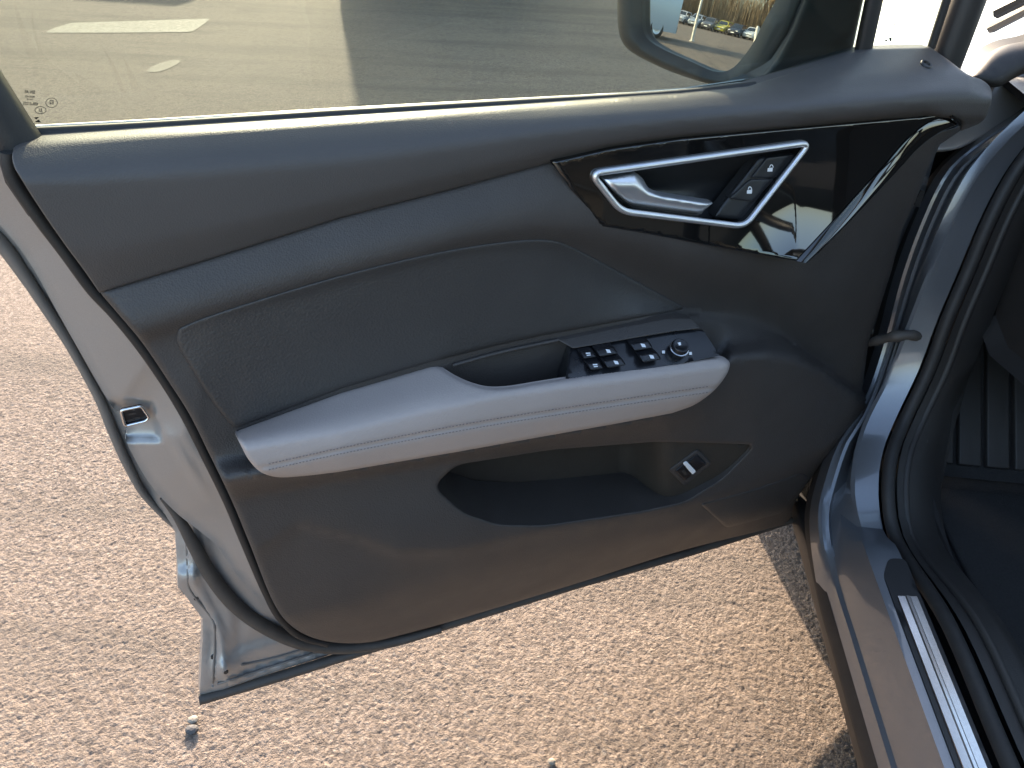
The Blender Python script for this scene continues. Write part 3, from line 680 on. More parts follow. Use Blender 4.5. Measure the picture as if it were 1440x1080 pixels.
def padlock(x, y, s, open_):
    body = [[(x - 3.4 * s, y + .4 * s), (x + 2.8 * s, y - .3 * s), (x + 2.4 * s, y + 4.6 * s), (x - 3.8 * s, y + 4.6 * s)]]
    ring = []; cx = x + (1.2 if open_ else .1) * s
    for k in range(7):
        t0, t1 = math.pi * (1 + k / 7.), math.pi * (1 + (k + 1) / 7.)
        ring.append([(cx + 1.6 * s * math.cos(t0), y - .3 * s + 2.8 * s * math.sin(t0)), (cx + 2.5 * s * math.cos(t0), y - .3 * s + 4.0 * s * math.sin(t0)), (cx + 2.5 * s * math.cos(t1), y - .3 * s + 4.0 * s * math.sin(t1)), (cx + 1.6 * s * math.cos(t1), y - .3 * s + 2.8 * s * math.sin(t1))])
    return body + ring
def two_sided(polys): return [p if sum((p[i][0] * p[(i + 1) % len(p)][1] - p[(i + 1) % len(p)][0] * p[i][1]) for i in range(len(p))) > 0 else p[::-1] for p in polys]
mark('unlock_symbol', two_sided(padlock(1083.5, 236, 1.15, True)), 'symbol', lambda a, b: lk_rel(a, b) + .0007)
mark('lock_symbol', two_sided(padlock(1054.5, 267, 1.15, False)), 'symbol', lambda a, b: lk_rel(a, b) + .0007)

# tailgate switch in the pocket
pdp = lambda dz: (lambda x, y: pocket_depth(np.asarray(x, float), np.asarray(y, float)) + dz)
surf('tailgate_switch_frame', round_poly([(940, 661), (981, 631), (1001, 652), (962, 684)], 5, 4), pdp(.003), 'trim', door, step=5, roll=(4, .002), skirt=.008)
surf('tailgate_switch', round_poly([(949, 662), (980, 638.5), (994, 652), (963, 676.5)], 3, 3), pdp(.005), 'switch', door, step=4, roll=(3, .0015), skirt=.006)
surf('tailgate_switch_light', round_poly([(961, 652.5), (966, 649), (979, 663), (974, 667.5)], 2, 2), pdp(.0066), 'symbol', door, step=3, roll=(1.5, .0006), skirt=.002)
mark('tailgate_symbol', two_sided([[(957, 661), (962, 660), (967, 667), (962, 668)]]), 'cabin', pdp(.0062))
# lower front cover
cv = round_poly([(984, 709), (1060, 688), (1128, 664), (1140, 672), (1112, 708), (1100, 722), (1022, 743)], 6, 5)
surf('speaker_cover', cv, lambda x, y: trim_rel(x, y) + .002, 'insert', door, step=7, roll=(5, .003), skirt=.004)
# screw cap on the corner of the upper trim
sc_c = W(1302, 91, float(up_rel(np.array([1302.]), np.array([91.]))[0])); zz = np.array([0, 0, .9]) + ND * .43; zz /= np.linalg.norm(zz)
a_ = np.cross(zz, UD); a_ /= np.linalg.norm(a_); b_ = np.cross(zz, a_)
lathe('trim_screw', sc_c, zz, [(.0075, -.002), (.0075, .001), (.0066, .0020), (.0046, .0020), (.0038, -.001), (.0001, -.001)], 'black', door, a=a_, b=b_)
# clip on the front edge
surf('edge_clip', round_poly([(1284, 288), (1296, 267), (1301, 270), (1293, 292)], 2, 3), -.03, 'rubber', door, step=5, skirt=.01)
# notch at the tip of the gloss panel
tn = smooth_poly([(1337, 162), (1343, 167), (1350, 175)], False, 2)
tube('panel_end_clip', W(tn[:, 0], tn[:, 1], .004), .0022, 'gloss', door, n=6)

# belt mouldings, window frame and panes
bm_ = smooth_poly([(22, 183), (200, 173.5), (480, 156.5), (720, 143), (960, 129), (1060, 117)], False, 20)
tube('belt_moulding', W(bm_[:, 0], bm_[:, 1], -.092), .0034, 'satin', door, n=8)
bs = smooth_poly([(30, 191), (200, 182), (480, 163.5), (720, 149), (960, 134), (1060, 122)], False, 20)
tube('belt_seal', W(bs[:, 0], bs[:, 1] + 1, -.062), .007, 'rubber', door, n=8)
f0, f1 = W(22, 208, -.050), W(-13, 155, -.050)
dv = (f1 - f0) / np.linalg.norm(f1 - f0)
rear_top = f0 + dv * .44
g0, g1 = W(1322, 108, -.078), W(1362, 0, -.078)
fr_top = g1 + (g1 - g0) * .6 + np.array([0, 0, .08]) - UD * .1
fr_path = smooth3([f0 - dv * .05, f0, f0 + dv * .2, f0 + dv * .38, rear_top + UD * .05 + np.array([0, 0, .05]), rear_top + UD * .25 + np.array([0, 0, .085]), rear_top + UD * .55 + np.array([0, 0, .06]), fr_top - UD * .22 + np.array([0, 0, .10]), fr_top - UD * .02, g1 + (g1 - g0) * .25, g1, g0], .03)
tube('window_frame', fr_path, .022, 'black', door, n=12, flat=(ND, .9))
g2 = g1 + (g1 - g0) * .25
q0, q1 = W(1309, 68, -.075), W(1331, 0, -.075)
tube('quarter_seal', smooth3([q0, q1, q1 + (q1 - q0) * .5], .02), .0052, 'rubber', door, n=8)
d0, d1 = W(1213, 74, -.080), W(1229, 0, -.080)
tube('divider_bar', smooth3([d0 - (d1 - d0) * .1, d0, d1, d1 + (d1 - d0) * 2.6], .03), .0125, 'black', door, n=10, flat=(ND, .7))
def pane(name, corners, m='glass'):
    P = [np.asarray(c) for c in corners]; v = [p + ND * s for s in (.0018, -.0018) for p in P]; n = len(P)
    f = [tuple(range(n)), tuple(range(2 * n - 1, n - 1, -1))] + [(i, n + i, n + (i + 1) % n, (i + 1) % n) for i in range(n)]
    return mk(name, v, f, m, door, False)
gw = -.078
pane('door_window', [W(18, 190, gw), W(480, 163, gw), W(960, 136, gw), W(1209, 78, gw), W(1228, 0, gw) , d1 + (d1 - d0) * 2.4, fr_top - UD * .22 + np.array([0, 0, .09]), rear_top + UD * .25 + np.array([0, 0, .07]), rear_top])
pane('quarter_window', [W(1222, 70, gw), W(1308, 68, gw), W(1331, 0, gw), q1 + (q1 - q0) * .6, d1 + (d1 - d0) * 1.3, W(1238, 0, gw)], 'quarter_glass')
# etched approval marks, mirror-wise as read from inside
def text_mesh(name, s, px, py, size, parent, tilt=0):
    cu = bpy.data.curves.new(name, 'FONT'); cu.body = s; cu.size = 1.0; cu.align_x = 'CENTER'; cu.align_y = 'CENTER'; cu.offset = .025
    to = bpy.data.objects.new(name, cu); COL.objects.link(to); bpy.context.view_layer.update()
    me = bpy.data.meshes.new_from_object(to.evaluated_get(bpy.context.evaluated_depsgraph_get())); COL.objects.unlink(to); bpy.data.objects.remove(to)
    v = [W(px - p.co.x * size * .8, py - p.co.y * size + p.co.x * size * .8 * tilt, gw + .0022) for p in me.vertices]; f = [tuple(p.vertices) for p in me.polygons]
    return mk(name, v, f, 'ink', parent, False)
def ring_px(cx, cy, rx, ry, wd, n=28):
    out = []
    for k in range(n):
        t0, t1 = 2 * math.pi * k / n, 2 * math.pi * (k + 1) / n
        out.append([(cx + rx * math.cos(t0), cy + ry * math.sin(t0)), (cx + (rx - wd) * math.cos(t0), cy + (ry - wd) * math.sin(t0)), (cx + (rx - wd) * math.cos(t1), cy + (ry - wd) * math.sin(t1)), (cx + rx * math.cos(t1), cy + ry * math.sin(t1))])
    return out
gd = lambda a, b: np.full(len(a), gw + .0022)
for s, x, y, sz in (('SIN AS', 42, 129.5, 6.5), ('M600 AS2', 42, 136, 4), ('T=6 18', 42, 140, 3.6), ('43R-01255', 43, 146, 6), ('E2', 72.5, 144, 8), ('JU', 57, 155, 6.5)):
    text_mesh('glass_marking', s, x, y, sz, door, -.05)
mark('glass_marking', two_sided(ring_px(72.5, 144.5, 8.5, 7, .8) + ring_px(57, 155, 8.2, 5.4, .8) + [[(47.5, 165), (55, 164.5), (51, 168)], [(49, 172), (58, 172), (54, 168)]]), 'ink', gd)
for s, x, y, sz in (('SIN', 1263, 27, 5), ('AS2', 1261, 31, 4), ('ARAUA', 1255, 35, 5), ('43R', 1252, 39.5, 5), ('SIV', 1246, 46, 5)):
    text_mesh('glass_marking', s, x, y, sz, door, -.05)
mark('glass_marking', two_sided(ring_px(1269, 38.5, 4.5, 5.5, .8) + ring_px(1256.5, 46, 4, 3.6, .8) + [[(1244, 53), (1249, 52), (1246, 55)], [(1243, 58.5), (1249, 58), (1246, 55)], [(1250, 53), (1254, 52.5), (1254, 58), (1251, 58)]]), 'ink', gd)

# ---- side mirror
_d = _rays(1000, 40); _d = _d / np.linalg.norm(_d)
_h, _p = rad(256), rad(2.0)
_r = np.array([math.sin(_h) * math.cos(_p), math.cos(_h) * math.cos(_p), math.sin(_p)])
MN = _r - _d; MN /= np.linalg.norm(MN); MP = W(985, 10, -.24)
def MM(x, y, off):
    r = _rays(x, y); return CAMP + r * (((MP - CAMP) @ MN + np.asarray(off, float)) / (r @ MN))[..., None]
gl = smooth_poly([(903, -40), (903, 0), (904, 40), (911, 55), (932, 69), (968, 85), (1003, 100), (1018, 101), (1031, 95), (1055, 67), (1075, 29), (1091, 0), (1110, -50), (1100, -85), (1040, -105), (950, -100), (912, -80)], True, 6)
ho = smooth_poly([(867, -50), (868, 0), (869, 36), (874, 57), (884, 70), (932, 96), (986, 115), (1013, 121), (1045, 121), (1068, 112), (1090, 84), (1112, 45), (1130, 0), (1150, -60), (1130, -115), (1050, -140), (940, -135), (885, -105)], True, 6)
mc = gl.mean(0)
rim_rel = lambda x, y: .012 - .012 * np.clip(1 - dist_to(gl, x, y) / 14, 0, 1)
mirror = surf('side_mirror', ho, rim_rel, 'housing', car, holes=[gl], step=6, roll=(12, .012), skirt=.03, hole_skirt=.014, mapfn=MM, front=MN)
tag(mirror, 'black framed side mirror reflecting the car park')
cen = MM(1000, -10, 0.)
def bulge(x, y):
    p = MM(x, y, np.zeros(len(x))); r2 = ((p - cen) ** 2).sum(1); return -.004 - r2 / (2 * 1.25)
surf('mirror_glass', mc + (gl - mc) * 1.02, bulge, 'mirror', mirror, step=6, skirt=0, mapfn=MM, front=MN)
# cap behind the rim
rows = []
hp = MM(ho[:, 0], ho[:, 1], 0.0); hc = hp.mean(0)
for s, o_ in ((1., -.004), (1.0, -.03), (.95, -.06), (.80, -.085), (.5, -.10), (.05, -.105)): rows.append(np.r_[hc + (hp - hc) * s + MN * o_, [hc + (hp[0] - hc) * s + MN * o_]])
loft('mirror_cap', rows, 'housing', mirror, arrays=True)
# arm between mirror and door
arm = line_poly([(1040, 123), (1090, 114), (1140, 97), (1198, 75), (1214, 0), (1226, -60), (1150, -62), (1130, 0), (1111, 46), (1090, 85), (1068, 112)], True, 7)
surf('mirror_foot', arm, lambda x, y: np.interp(x, [1035, 1110, 1225], [-.115, -.100, -.082]) , 'housing', mirror, step=8, roll=(10, .008), skirt=.03)

# ---- body: sill running up into the hinge post
def run(lat, z, post):           # a line along the sill that climbs into the post
    P = [K(lat, f_, z) for f_ in (-1.0, -.4, 0., .3, .5, .62, .72, .80)]
    P += [FW(x, y, f_) for (x, y, f_) in post]
    return smooth3(np.array([np.asarray(p) for p in P]), .03)
L0 = [(1150, 728, .895), (1160, 677, .95), (1180, 622, 1.0), (1203, 588, 1.04), (1225, 540, 1.09), (1247, 470, 1.12), (1268, 390, 1.13), (1297, 310, 1.14), (1332, 240, 1.15), (1362, 212, 1.155), (1402, 184, 1.16), (1470, 140, 1.17)]
L0b = [(1160, 728, .895), (1171, 677, .945), (1190, 622, .99), (1212, 588, 1.02), (1233, 540, 1.06), (1256, 470, 1.09), (1280, 390, 1.10), (1310, 310, 1.11), (1347, 240, 1.12), (1380, 212, 1.125), (1420, 182, 1.13), (1490, 138, 1.14)]
L1 = [(1182, 738, .865), (1188, 690, .94), (1198, 640, 1.0), (1218, 590, 1.03), (1240, 540, 1.055), (1264, 470, 1.07), (1292, 390, 1.08), (1325, 310, 1.09), (1362, 240, 1.10), (1404, 190, 1.11), (1458, 140, 1.11), (1520, 80, 1.12)]
L1b = [(1211, 740, .85), (1202, 692, .90), (1206, 642, .952), (1221, 592, 1.0), (1250, 535, 1.035), (1278, 465, 1.05), (1305, 395, 1.06), (1340, 315, 1.08), (1378, 245, 1.09), (1420, 195, 1.10), (1475, 145, 1.10), (1540, 85, 1.11)]
L2 = [(1243, 750, .845), (1235, 692, .895), (1240, 640, .945), (1258, 592, .995), (1292, 520, 1.03), (1318, 450, 1.05), (1348, 380, 1.07), (1382, 300, 1.09), (1418, 235, 1.11), (1455, 190, 1.12), (1510, 140, 1.13), (1580, 80, 1.14)]
def offs(L, dx, df): return [(x + dx, y, f_ + df) for (x, y, f_) in L]
body = loft('body', [run(.4285, .290, offs(L0, -12, .035)), run(.4317, .310, offs(L0, -5, .015)), run(.4339, .320, L0), run(.4355, .331, offs(L0, 5, -.002)), run(.4363, .338, L0b), run(.4413, .3435, offs(L0b, 5, .0)), run(.4415, .348, offs(L0b, 8, .004)), run(.4479, .385, L1), run(.4541, .420, offs(L1b, -6, .004)), run(.4636, .4225, L1b), run(.497, .4265, L2)], 'paint', car, n=150, auto=28)
tag(body, 'silver painted sill and hinge post beside the door')
loft('sill_rubber', [run(.4275, .287, offs(L0, -19, .07)), run(.4270, .297, offs(L0, -16, .06)), run(.4325, .314, offs(L0, -7, .03))], 'rubber', car, n=120)
surf('hinge_post_shoulder', smooth_poly([(1310, 212), (1335, 186), (1370, 160), (1400, 118), (1440, 84), (1520, 30), (1560, 90), (1470, 150), (1410, 178), (1375, 196), (1345, 210)], True, 7), lambda x, y: -np.interp(y, [30, 90, 210], [1.34, 1.27, 1.17]), 'jamb', car, step=9, roll=(5, .004), skirt=.02, mapfn=lambda x, y, w: FW(x, y, -np.asarray(w)), front=-CF)
# tread plate on the sill
def plate_out(l0, l1, f0_, f1_): return [(l0, f1_), (l0, f0_ + .03), (l0 + .012, f0_), (l1, f0_), (l1, f1_)]
kz_map = lambda x, y, w: K(x * .001, -y * .001, w)
UPZ = np.array([0, 0, 1.])
pl = surf('sill_plate', round_poly([(464.5, 900), (464, -742), (478, -772), (500, -772), (503, 900)], 9, 20), lambda x, y: .4252 + (x - 464) * .00013, 'black', car, step=14, skirt=.003, mapfn=kz_map, front=UPZ)
rows = []
for l_, z_ in ((.4695, .4262), (.4704, .4288), (.4790, .4300), (.4805, .4313), (.4840, .4316), (.4855, .4306), (.4940, .4316), (.4950, .4290)):
    t0 = .705 - (.016 if l_ < .4702 or l_ > .4945 else 0.)
    rows.append([K(l_, f_, z_) for f_ in np.linspace(t0, -.9, 30)])
rows = [np.array(r) for r in rows]
loft('tread_strip', rows, 'plate', pl, n=30, auto=25)
# body door seals
s1 = smooth3(np.array([K(.514, f_, .440) for f_ in (-1, -.4, 0, .3, .5, .66)] + [FW(x + 14, y, f_ - .004) for (x, y, f_) in L2]), .02)
tube('body_seal', s1, .0095, 'rubber', car, n=12)
s2 = smooth3(np.array([K(.548, f_, .447) for f_ in (-1, -.4, 0, .3, .5, .66)] + [FW(x + 38, y + 2, f_ + .008) for (x, y, f_) in L2]), .02)
tube('trim_edging', s2, .0055, 'cabin', car, n=10)
s3 = [K(.568, f_, .448) for f_ in (-1, -.4, 0, .3, .5, .66)] + [FW(x + 52, y + 2, f_ + .01) for (x, y, f_) in L2]
s4 = [K(.600, f_, .425) for f_ in (-1, -.4, 0, .3, .5, .66)] + [FW(x + 76, y, f_ + .05) for (x, y, f_) in L2]
s5 = [K(.625, f_, .34) for f_ in (-1, -.4, 0, .3, .5, .70)] + [K(.640, f_ + .10, .34 + .045 * i) for i, (x, y, f_) in enumerate(L2)]
s2b = [K(.530, f_, .442) for f_ in (-1, -.4, 0, .3, .5, .66)] + [FW(x + 26, y, f_ + .004) for (x, y, f_) in L2]
loft('kick_trim', [smooth3(np.array(s), .03) for s in (s2b, s3, s4, s5)], 'cabin', car, n=90, auto=50)
# check strap and wiring boot across the hinge gap
st_ = smooth3(np.array([FW(1222, 482, 1.075), FW(1240, 477, 1.062), FW(1258, 473, 1.05), FW(1278, 471, 1.046), FW(1294, 473, 1.055)]), .006)
tube('check_strap', st_, [.006, .0085, .0065, .0095, .007, .0090, .0075], 'seal_grey', car, n=10)
# footwell
def kbox(name, a, b, m, parent=car, bev=.01, tx=0., ty=0.):
    mb = MB(); mb.box(a, b, 0, tx, ty); mb.v = [tuple(K(*p)) for p in mb.v]; o = mb.build(name, m, parent); bevel(o, bev, 3); return o
kbox('floor_carpet', (.52, -1.0, .22), (2.1, 1.12, .335), 'carpet')
kbox('floor_mat', (.64, .12, .336), (1.15, 1.03, .346), 'carpet', bev=.004)
kbox('firewall', (.50, 1.37, .20), (2.12, 1.41, .95), 'black')
# ribbed foot rest
mb = MB()
for i in range(5):
    l0 = .655 + i * .047
    for (q, h) in ((0, 0),):
        a = [K(l0, 1.075, .36), K(l0 + .038, 1.075, .36), K(l0 + .038, 1.235, .52), K(l0, 1.235, .52)]; nrm = np.array([-CF * .7 + UPZ * .7])[0] * .012
        mb.add([p for p in a] + [p + nrm for p in a], [(4, 5, 6, 7), (0, 1, 5, 4), (1, 2, 6, 5), (2, 3, 7, 6), (3, 0, 4, 7)])
fr = bevel(mb.build('foot_rest', 'cabin', car), .003)
a = [K(.63, 1.06, .345), K(1.3, 1.06, .345), K(1.3, 1.25, .535), K(.63, 1.25, .535), K(.63, 1.34, .9), K(1.3, 1.34, .9), K(2.05, 1.06, .345), K(2.05, 1.34, .9)]
mk('bulkhead_carpet', a, [(0, 1, 2, 3), (3, 2, 5, 4), (1, 6, 7, 5, 2)], 'carpet', car, False)
mb = MB(); mb.add([K(*p) for p in [(.588, .98, .47), (.588, 1.10, .40), (.588, 1.13, .43), (.588, 1.02, .50), (.577, .985, .47), (.577, 1.10, .405), (.577, 1.125, .43), (.577, 1.02, .495)]], [(0, 1, 2, 3), (7, 6, 5, 4), (0, 4, 5, 1), (1, 5, 6, 2), (2, 6, 7, 3), (3, 7, 4, 0)]); bevel(mb.build('hood_release', 'cabin', car), .003)
# dashboard with its end panel
prof = [(1.12, .62), (1.05, .60), (.93, .62), (.86, .68), (.83, .78), (.86, .88), (.93, .945), (1.05, .97), (1.30, .985)]
rows = [[K(l_, f_, z_) for (f_, z_) in prof] for l_ in (.655, 1.2, 2.0)]
rows = [[K(.672, 1.0 + (f_ - 1.0) * .9, .8 + (z_ - .8) * .9) for (f_, z_) in prof]] + [[K(.655 + 0, f_, z_) for (f_, z_) in prof]] + rows[1:]
loft('dashboard', rows, 'cabin', car, n=40, auto=50)
v = [K(.672, 1.0 + (f_ - 1.0) * .9, .8 + (z_ - .8) * .9) for (f_, z_) in prof]; mk('dash_end_panel', v, [tuple(range(len(v)))], 'cabin', car, False)
# fender, bonnet, cowl, windscreen, wipers
arch = [(1720 + 395 * math.cos(t), 345 + 395 * math.sin(t)) for t in np.linspace(math.pi * 1.02, -.02 * math.pi, 24)]
fo = line_poly([(1118, 270), (1118, 960), (1300, 965), (2000, 905), (2450, 820), (2560, 640), (2580, 300), (2115, 270)] + [p for p in arch[::-1] if p[1] > 270], True, 40)
fl_lat = lambda x, y: -(.390 + .055 * np.clip((y - 700) / 260, 0, 1) ** 2.2 + .10 * np.clip((x - 2200) / 380, 0, 1) ** 2 - .035 * np.exp(-((x - 1720) / 420) ** 2) * np.exp(-((y - 420) / 330) ** 2))
surf('fender', fo, fl_lat, 'paint', car, step=40, skirt=.02, mapfn=lambda x, y, w: K(-np.asarray(w), x * .001, y * .001), front=-CR)
surf('fender', line_poly([(x, y) for x, y in fo], True, 60), lambda x, y: fl_lat(x, y), 'paint', car, step=60, skirt=.02, mapfn=lambda x, y, w: K(2.62 + np.asarray(w), x * .001, y * .001), front=CR)
bon_z = lambda x, y: .968 + .055 * (1 - ((x - 1310) / 780.) ** 2) - .05 * ((y - 1250) / 1000.) - .10 * np.clip((y - 1900) / 650., 0, 1) ** 2 - .03 * np.clip(1 - (x - 545) / 70., 0, 1) ** 2 - .03 * np.clip(1 - (2075 - x) / 70., 0, 1) ** 2
cmap = lambda x, y, w: K(x * .001, y * .001, w)
surf('bonnet', smooth_poly([(545, 1420), (620, 1330), (900, 1290), (1310, 1275), (1720, 1290), (2000, 1330), (2075, 1420), (2060, 1900), (1990, 2350), (1700, 2560), (1310, 2600), (920, 2560), (630, 2350), (560, 1900)], True, 40), bon_z, 'paint', car, step=40, skirt=.015, mapfn=cmap, front=UPZ)
surf('fender_top', line_poly([(436, 1118), (470, 1118), (540, 1118), (600, 1190), (618, 1322), (541, 1415), (556, 1900), (620, 2340), (560, 2450), (500, 2450), (452, 2000), (436, 1400)], True, 30), lambda x, y: .962 + .02 * np.clip((x - 440) / 120, 0, 1) - .05 * (y - 1250) / 1000. - .10 * np.clip((y - 1900) / 650., 0, 1) ** 2, 'paint', car, step=30, skirt=.01, mapfn=cmap, front=UPZ)
surf('cowl', line_poly([(600, 1100), (2020, 1100), (2000, 1326), (1720, 1286), (1310, 1270), (900, 1286), (622, 1326)], True, 40), lambda x, y: .955 + .03 * (1 - ((x - 1310) / 700.) ** 2) + .00 * y, 'black', car, step=50, skirt=.01, mapfn=cmap, front=UPZ)
ws_ = [[K(l_, f_ - .09 * (((l_ - 1.31) / .72) ** 2), z_) for l_ in np.linspace(.62 + t * .13, 2.0 - t * .13, 17)] for t, f_, z_ in ((0, 1.24, .985), (.25, 1.02, 1.12), (.5, .80, 1.25), (.75, .56, 1.375), (1, .30, 1.49))]
loft('windscreen', [np.array(r) for r in ws_], 'windscreen', car, n=17)
for a_, b_, r_ in (((1394, 40, 1.33), (1520, -18, 1.16), .0075), ((1402, 19, 1.42), (1540, -45, 1.28), .0085)):
    p0, p1 = FW(*a_), FW(*b_); tube('wiper', [p0, (p0 + p1) / 2 + UPZ * .004, p1, p1 + (p1 - p0) * 1.5], r_, 'black', car, n=6)
# pillars, roof, rear sides: out of frame but they shade and mirror
ap = smooth3(np.array([K(.625, 1.07, 1.06), K(.645, .85, 1.21), (K(.70, .55, 1.375)), K(.755, .25, 1.50), K(.77, -.3, 1.565), K(.775, -1.0, 1.54), K(.78, -1.7, 1.42)]), .06)
tube('a_pillar', ap, .038, 'paint', car, n=12, flat=(CR, 1.1))
ap2 = np.array([p + CR * 2 * (1.31 - p @ CR) for p in ap]); tube('a_pillar', ap2, .042, 'paint', car, n=12, flat=(CR, 1.1))
pf = smooth_poly([(1362, 110), (1376, 90), (1392, 74), (1412, 64), (1440, 58), (1500, 46), (1500, 96), (1445, 102), (1425, 111), (1405, 122), (1388, 122)], True, 5)
surf('pillar_gasket', pf, lambda x, y: np.interp(y, [40, 120], [-1.17, -1.10]), 'rubber', car, step=8, roll=(16, .03), skirt=.03, mapfn=lambda x, y, w: FW(x, y, -np.asarray(w)), front=-CF)
rz = [[K(l_, f_, z_ + .055 * (1 - ((l_ - 1.31) / .56) ** 2)) for l_ in np.linspace(.765, 1.855, 15)] for f_, z_ in ((.28, 1.495), (0., 1.545), (-.4, 1.565), (-1.0, 1.55), (-1.6, 1.46), (-1.95, 1.36))]
roof = loft('roof', [np.array(r) for r in rz], 'paint', car, n=15)
loft('headlining', [np.array(r) - UPZ * .03 for r in rz], 'headlining', roof, n=15)
side = [[K(l_, f_, z_) for f_ in np.linspace(.02, -1.95, 16)] for l_, z_ in ((.42, .26), (.385, .34), (.37, .55), (.37, .75), (.40, .92), (.45, 1.0), (.50, 1.0))]
loft('rear_side_panel', [np.array(r) for r in side], 'jamb', car, n=16)
loft('rear_side_panel', [np.array([p + CR * 2 * (1.31 - p @ CR) for p in r]) for r in ([[K(l_, f_, z_) for f_ in np.linspace(1.1, -1.95, 16)] for l_, z_ in ((.42, .26), (.385, .34), (.37, .55), (.37, .75), (.40, .92), (.45, 1.0), (.50, 1.0))])], 'paint', car, n=16)
for mir in (0, 1):
    for (f0_, f1_, wd, m_) in ((.0, -.06, .055, 'black'), (-1.0, -1.1, .05, 'black')):
        P = np.array([K(.49, f0_, .96), K(.60, f0_ - .02, 1.2), K(.73, f1_, 1.53)]); P = np.array([p + CR * 2 * (1.31 - p @ CR) for p in P]) if mir else P
        tube('b_pillar', P, wd, m_, car, n=10, flat=(CR, .6))
    rows = [[K(.47, f_, 1.0) for f_ in np.linspace(-.05, -1.7, 6)], [K(.73, f_, 1.51 - .06 * i / 5) for i, f_ in enumerate(np.linspace(-.1, -1.6, 6))]]
    rows = [np.array([p + CR * 2 * (1.31 - p @ CR) for p in r]) if mir else np.array(r) for r in rows]
    loft('side_window', rows, 'windscreen', car, n=6)
tail = [[K(l_, f_, z_) for l_ in np.linspace(.42, 2.2, 9)] for f_, z_ in ((-1.93, .28), (-2.0, .5), (-1.98, .95))]
loft('tail_panel', [np.array(r) for r in tail], 'paint', car, n=9)
rows = [[K(l_, f_, z_) for l_ in np.linspace(.5 + d_, 2.12 - d_, 9)] for f_, z_, d_ in ((-1.98, .96, 0.), (-1.93, 1.38, .3))]
loft('rear_window', [np.array(r) for r in rows], 'windscreen', car, n=9)
kbox('b_pillar_trim', (.455, -.09, .34), (.56, .03, 1.0), 'cabin', bev=.02, tx=.01)
kbox('seat_cushion', (.70, -.25, .40), (1.20, .36, .62), 'insert', bev=.07)
kbox('seat_backrest', (.72, -.42, .60), (1.18, -.22, 1.22), 'insert', bev=.07, tx=.04)
kbox('seat_cushion', (1.42, -.25, .40), (1.92, .36, .62), 'insert', bev=.07)
kbox('seat_backrest', (1.44, -.42, .60), (1.90, -.22, 1.22), 'insert', bev=.07, tx=.04)
th = np.linspace(0, 2 * math.pi, 33)[:-1]
sw_c = K(.98, .62, .86); sw_a, sw_b = CR, (UPZ * .90 + CF * .42)
tube('steering_wheel', [sw_c + .18 * (sw_a * math.cos(t) + sw_b * math.sin(t)) for t in th], .016, 'black', car, closed=True, n=10)
# wheels
def wheel(lat, fwd, s):
    c = K(lat, fwd, .345); ax = CR * s; a_, b_ = CF, UPZ
    t = lathe('wheel', c, ax, [(.22, -.10), (.30, -.115), (.335, -.10), (.345, -.06), (.345, .06), (.335, .10), (.30, .115), (.22, .10)], 'rubber', car, n=40, a=a_, b=b_)
    lathe('rim', c, ax, [(.225, -.08), (.225, -.112), (.215, -.115), (.205, -.09), (.08, -.075), (.06, -.10), (.0001, -.10)], 'cabin', t, n=40, a=a_, b=b_)
wheel(.49, 1.72, 1.); wheel(2.13, 1.72, -1.); wheel(.49, -1.05, 1.); wheel(2.13, -1.05, -1.)
kbox('underbody', (.46, -1.9, .19), (2.16, 2.4, .24), 'black', bev=.01)

# ================================================================== AROUND THE CAR: what the mirror shows behind, what shades the ground ahead
def paint(name, c): return mat(name, c, .3, .2, coat=.8, dust=.02)
M['lamp_glass'] = mat('lamp glass', (.75, .75, .74), .1, .3, coat=1.)
M['tail_red'] = mat('tail lamp red', (.35, .02, .02), .15, coat=1.)
M['dark_glass'] = mat('dark car glass', (.02, .025, .028), .05, coat=1.)
M['number_plate'] = mat('number plate', (.75, .75, .72), .4)
def section_loft(name, secs, m, parent, cap=True):
    n = len(secs[0]); v = [p for s in secs for p in s]; f = []
    for i in range(len(secs) - 1):
        for k in range(n): f.append((i * n + k, i * n + (k + 1) % n, (i + 1) * n + (k + 1) % n, (i + 1) * n + k))
    if cap: f.append(tuple(range(n))[::-1]); f.append(tuple((len(secs) - 1) * n + k for k in range(n)))
    o = mk(name, v, f, m, None, True, 38); o.parent = parent; return o
def child(name, v, f, m, parent, smooth=False):
    o = mk(name, v, f, m, None, smooth); o.parent = parent; return o
def ring_wheel(parent, x, y, r, s):
    prof = [(.6 * r, -.10), (.92 * r, -.11), (r, -.08), (r, .08), (.92 * r, .11), (.6 * r, .10)]
    v = []; f = []; n = 20
    for rr, h in prof:
        for k in range(n): t = 2 * math.pi * k / n; v.append((x + rr * math.cos(t), y + h, r + rr * math.sin(t)))
    for i in range(5):
        for k in range(n): f.append((i * n + k, i * n + (k + 1) % n, (i + 1) * n + (k + 1) % n, (i + 1) * n + k))
    w = child('wheel', v, f, 'rubber', parent, True)
    v = []; f = []
    for rr, h in ((.62 * r, .085), (.55 * r, .07), (.2 * r, .06), (.001, .08)):
        for k in range(n): t = 2 * math.pi * k / n; v.append((x + rr * math.cos(t), y + h * s, r + rr * math.sin(t)))
    for i in range(3):
        for k in range(n): f.append((i * n + k, i * n + (k + 1) % n, (i + 1) * n + (k + 1) % n, (i + 1) * n + k))
    o = child('rim', v, f, 'satin', w, True)
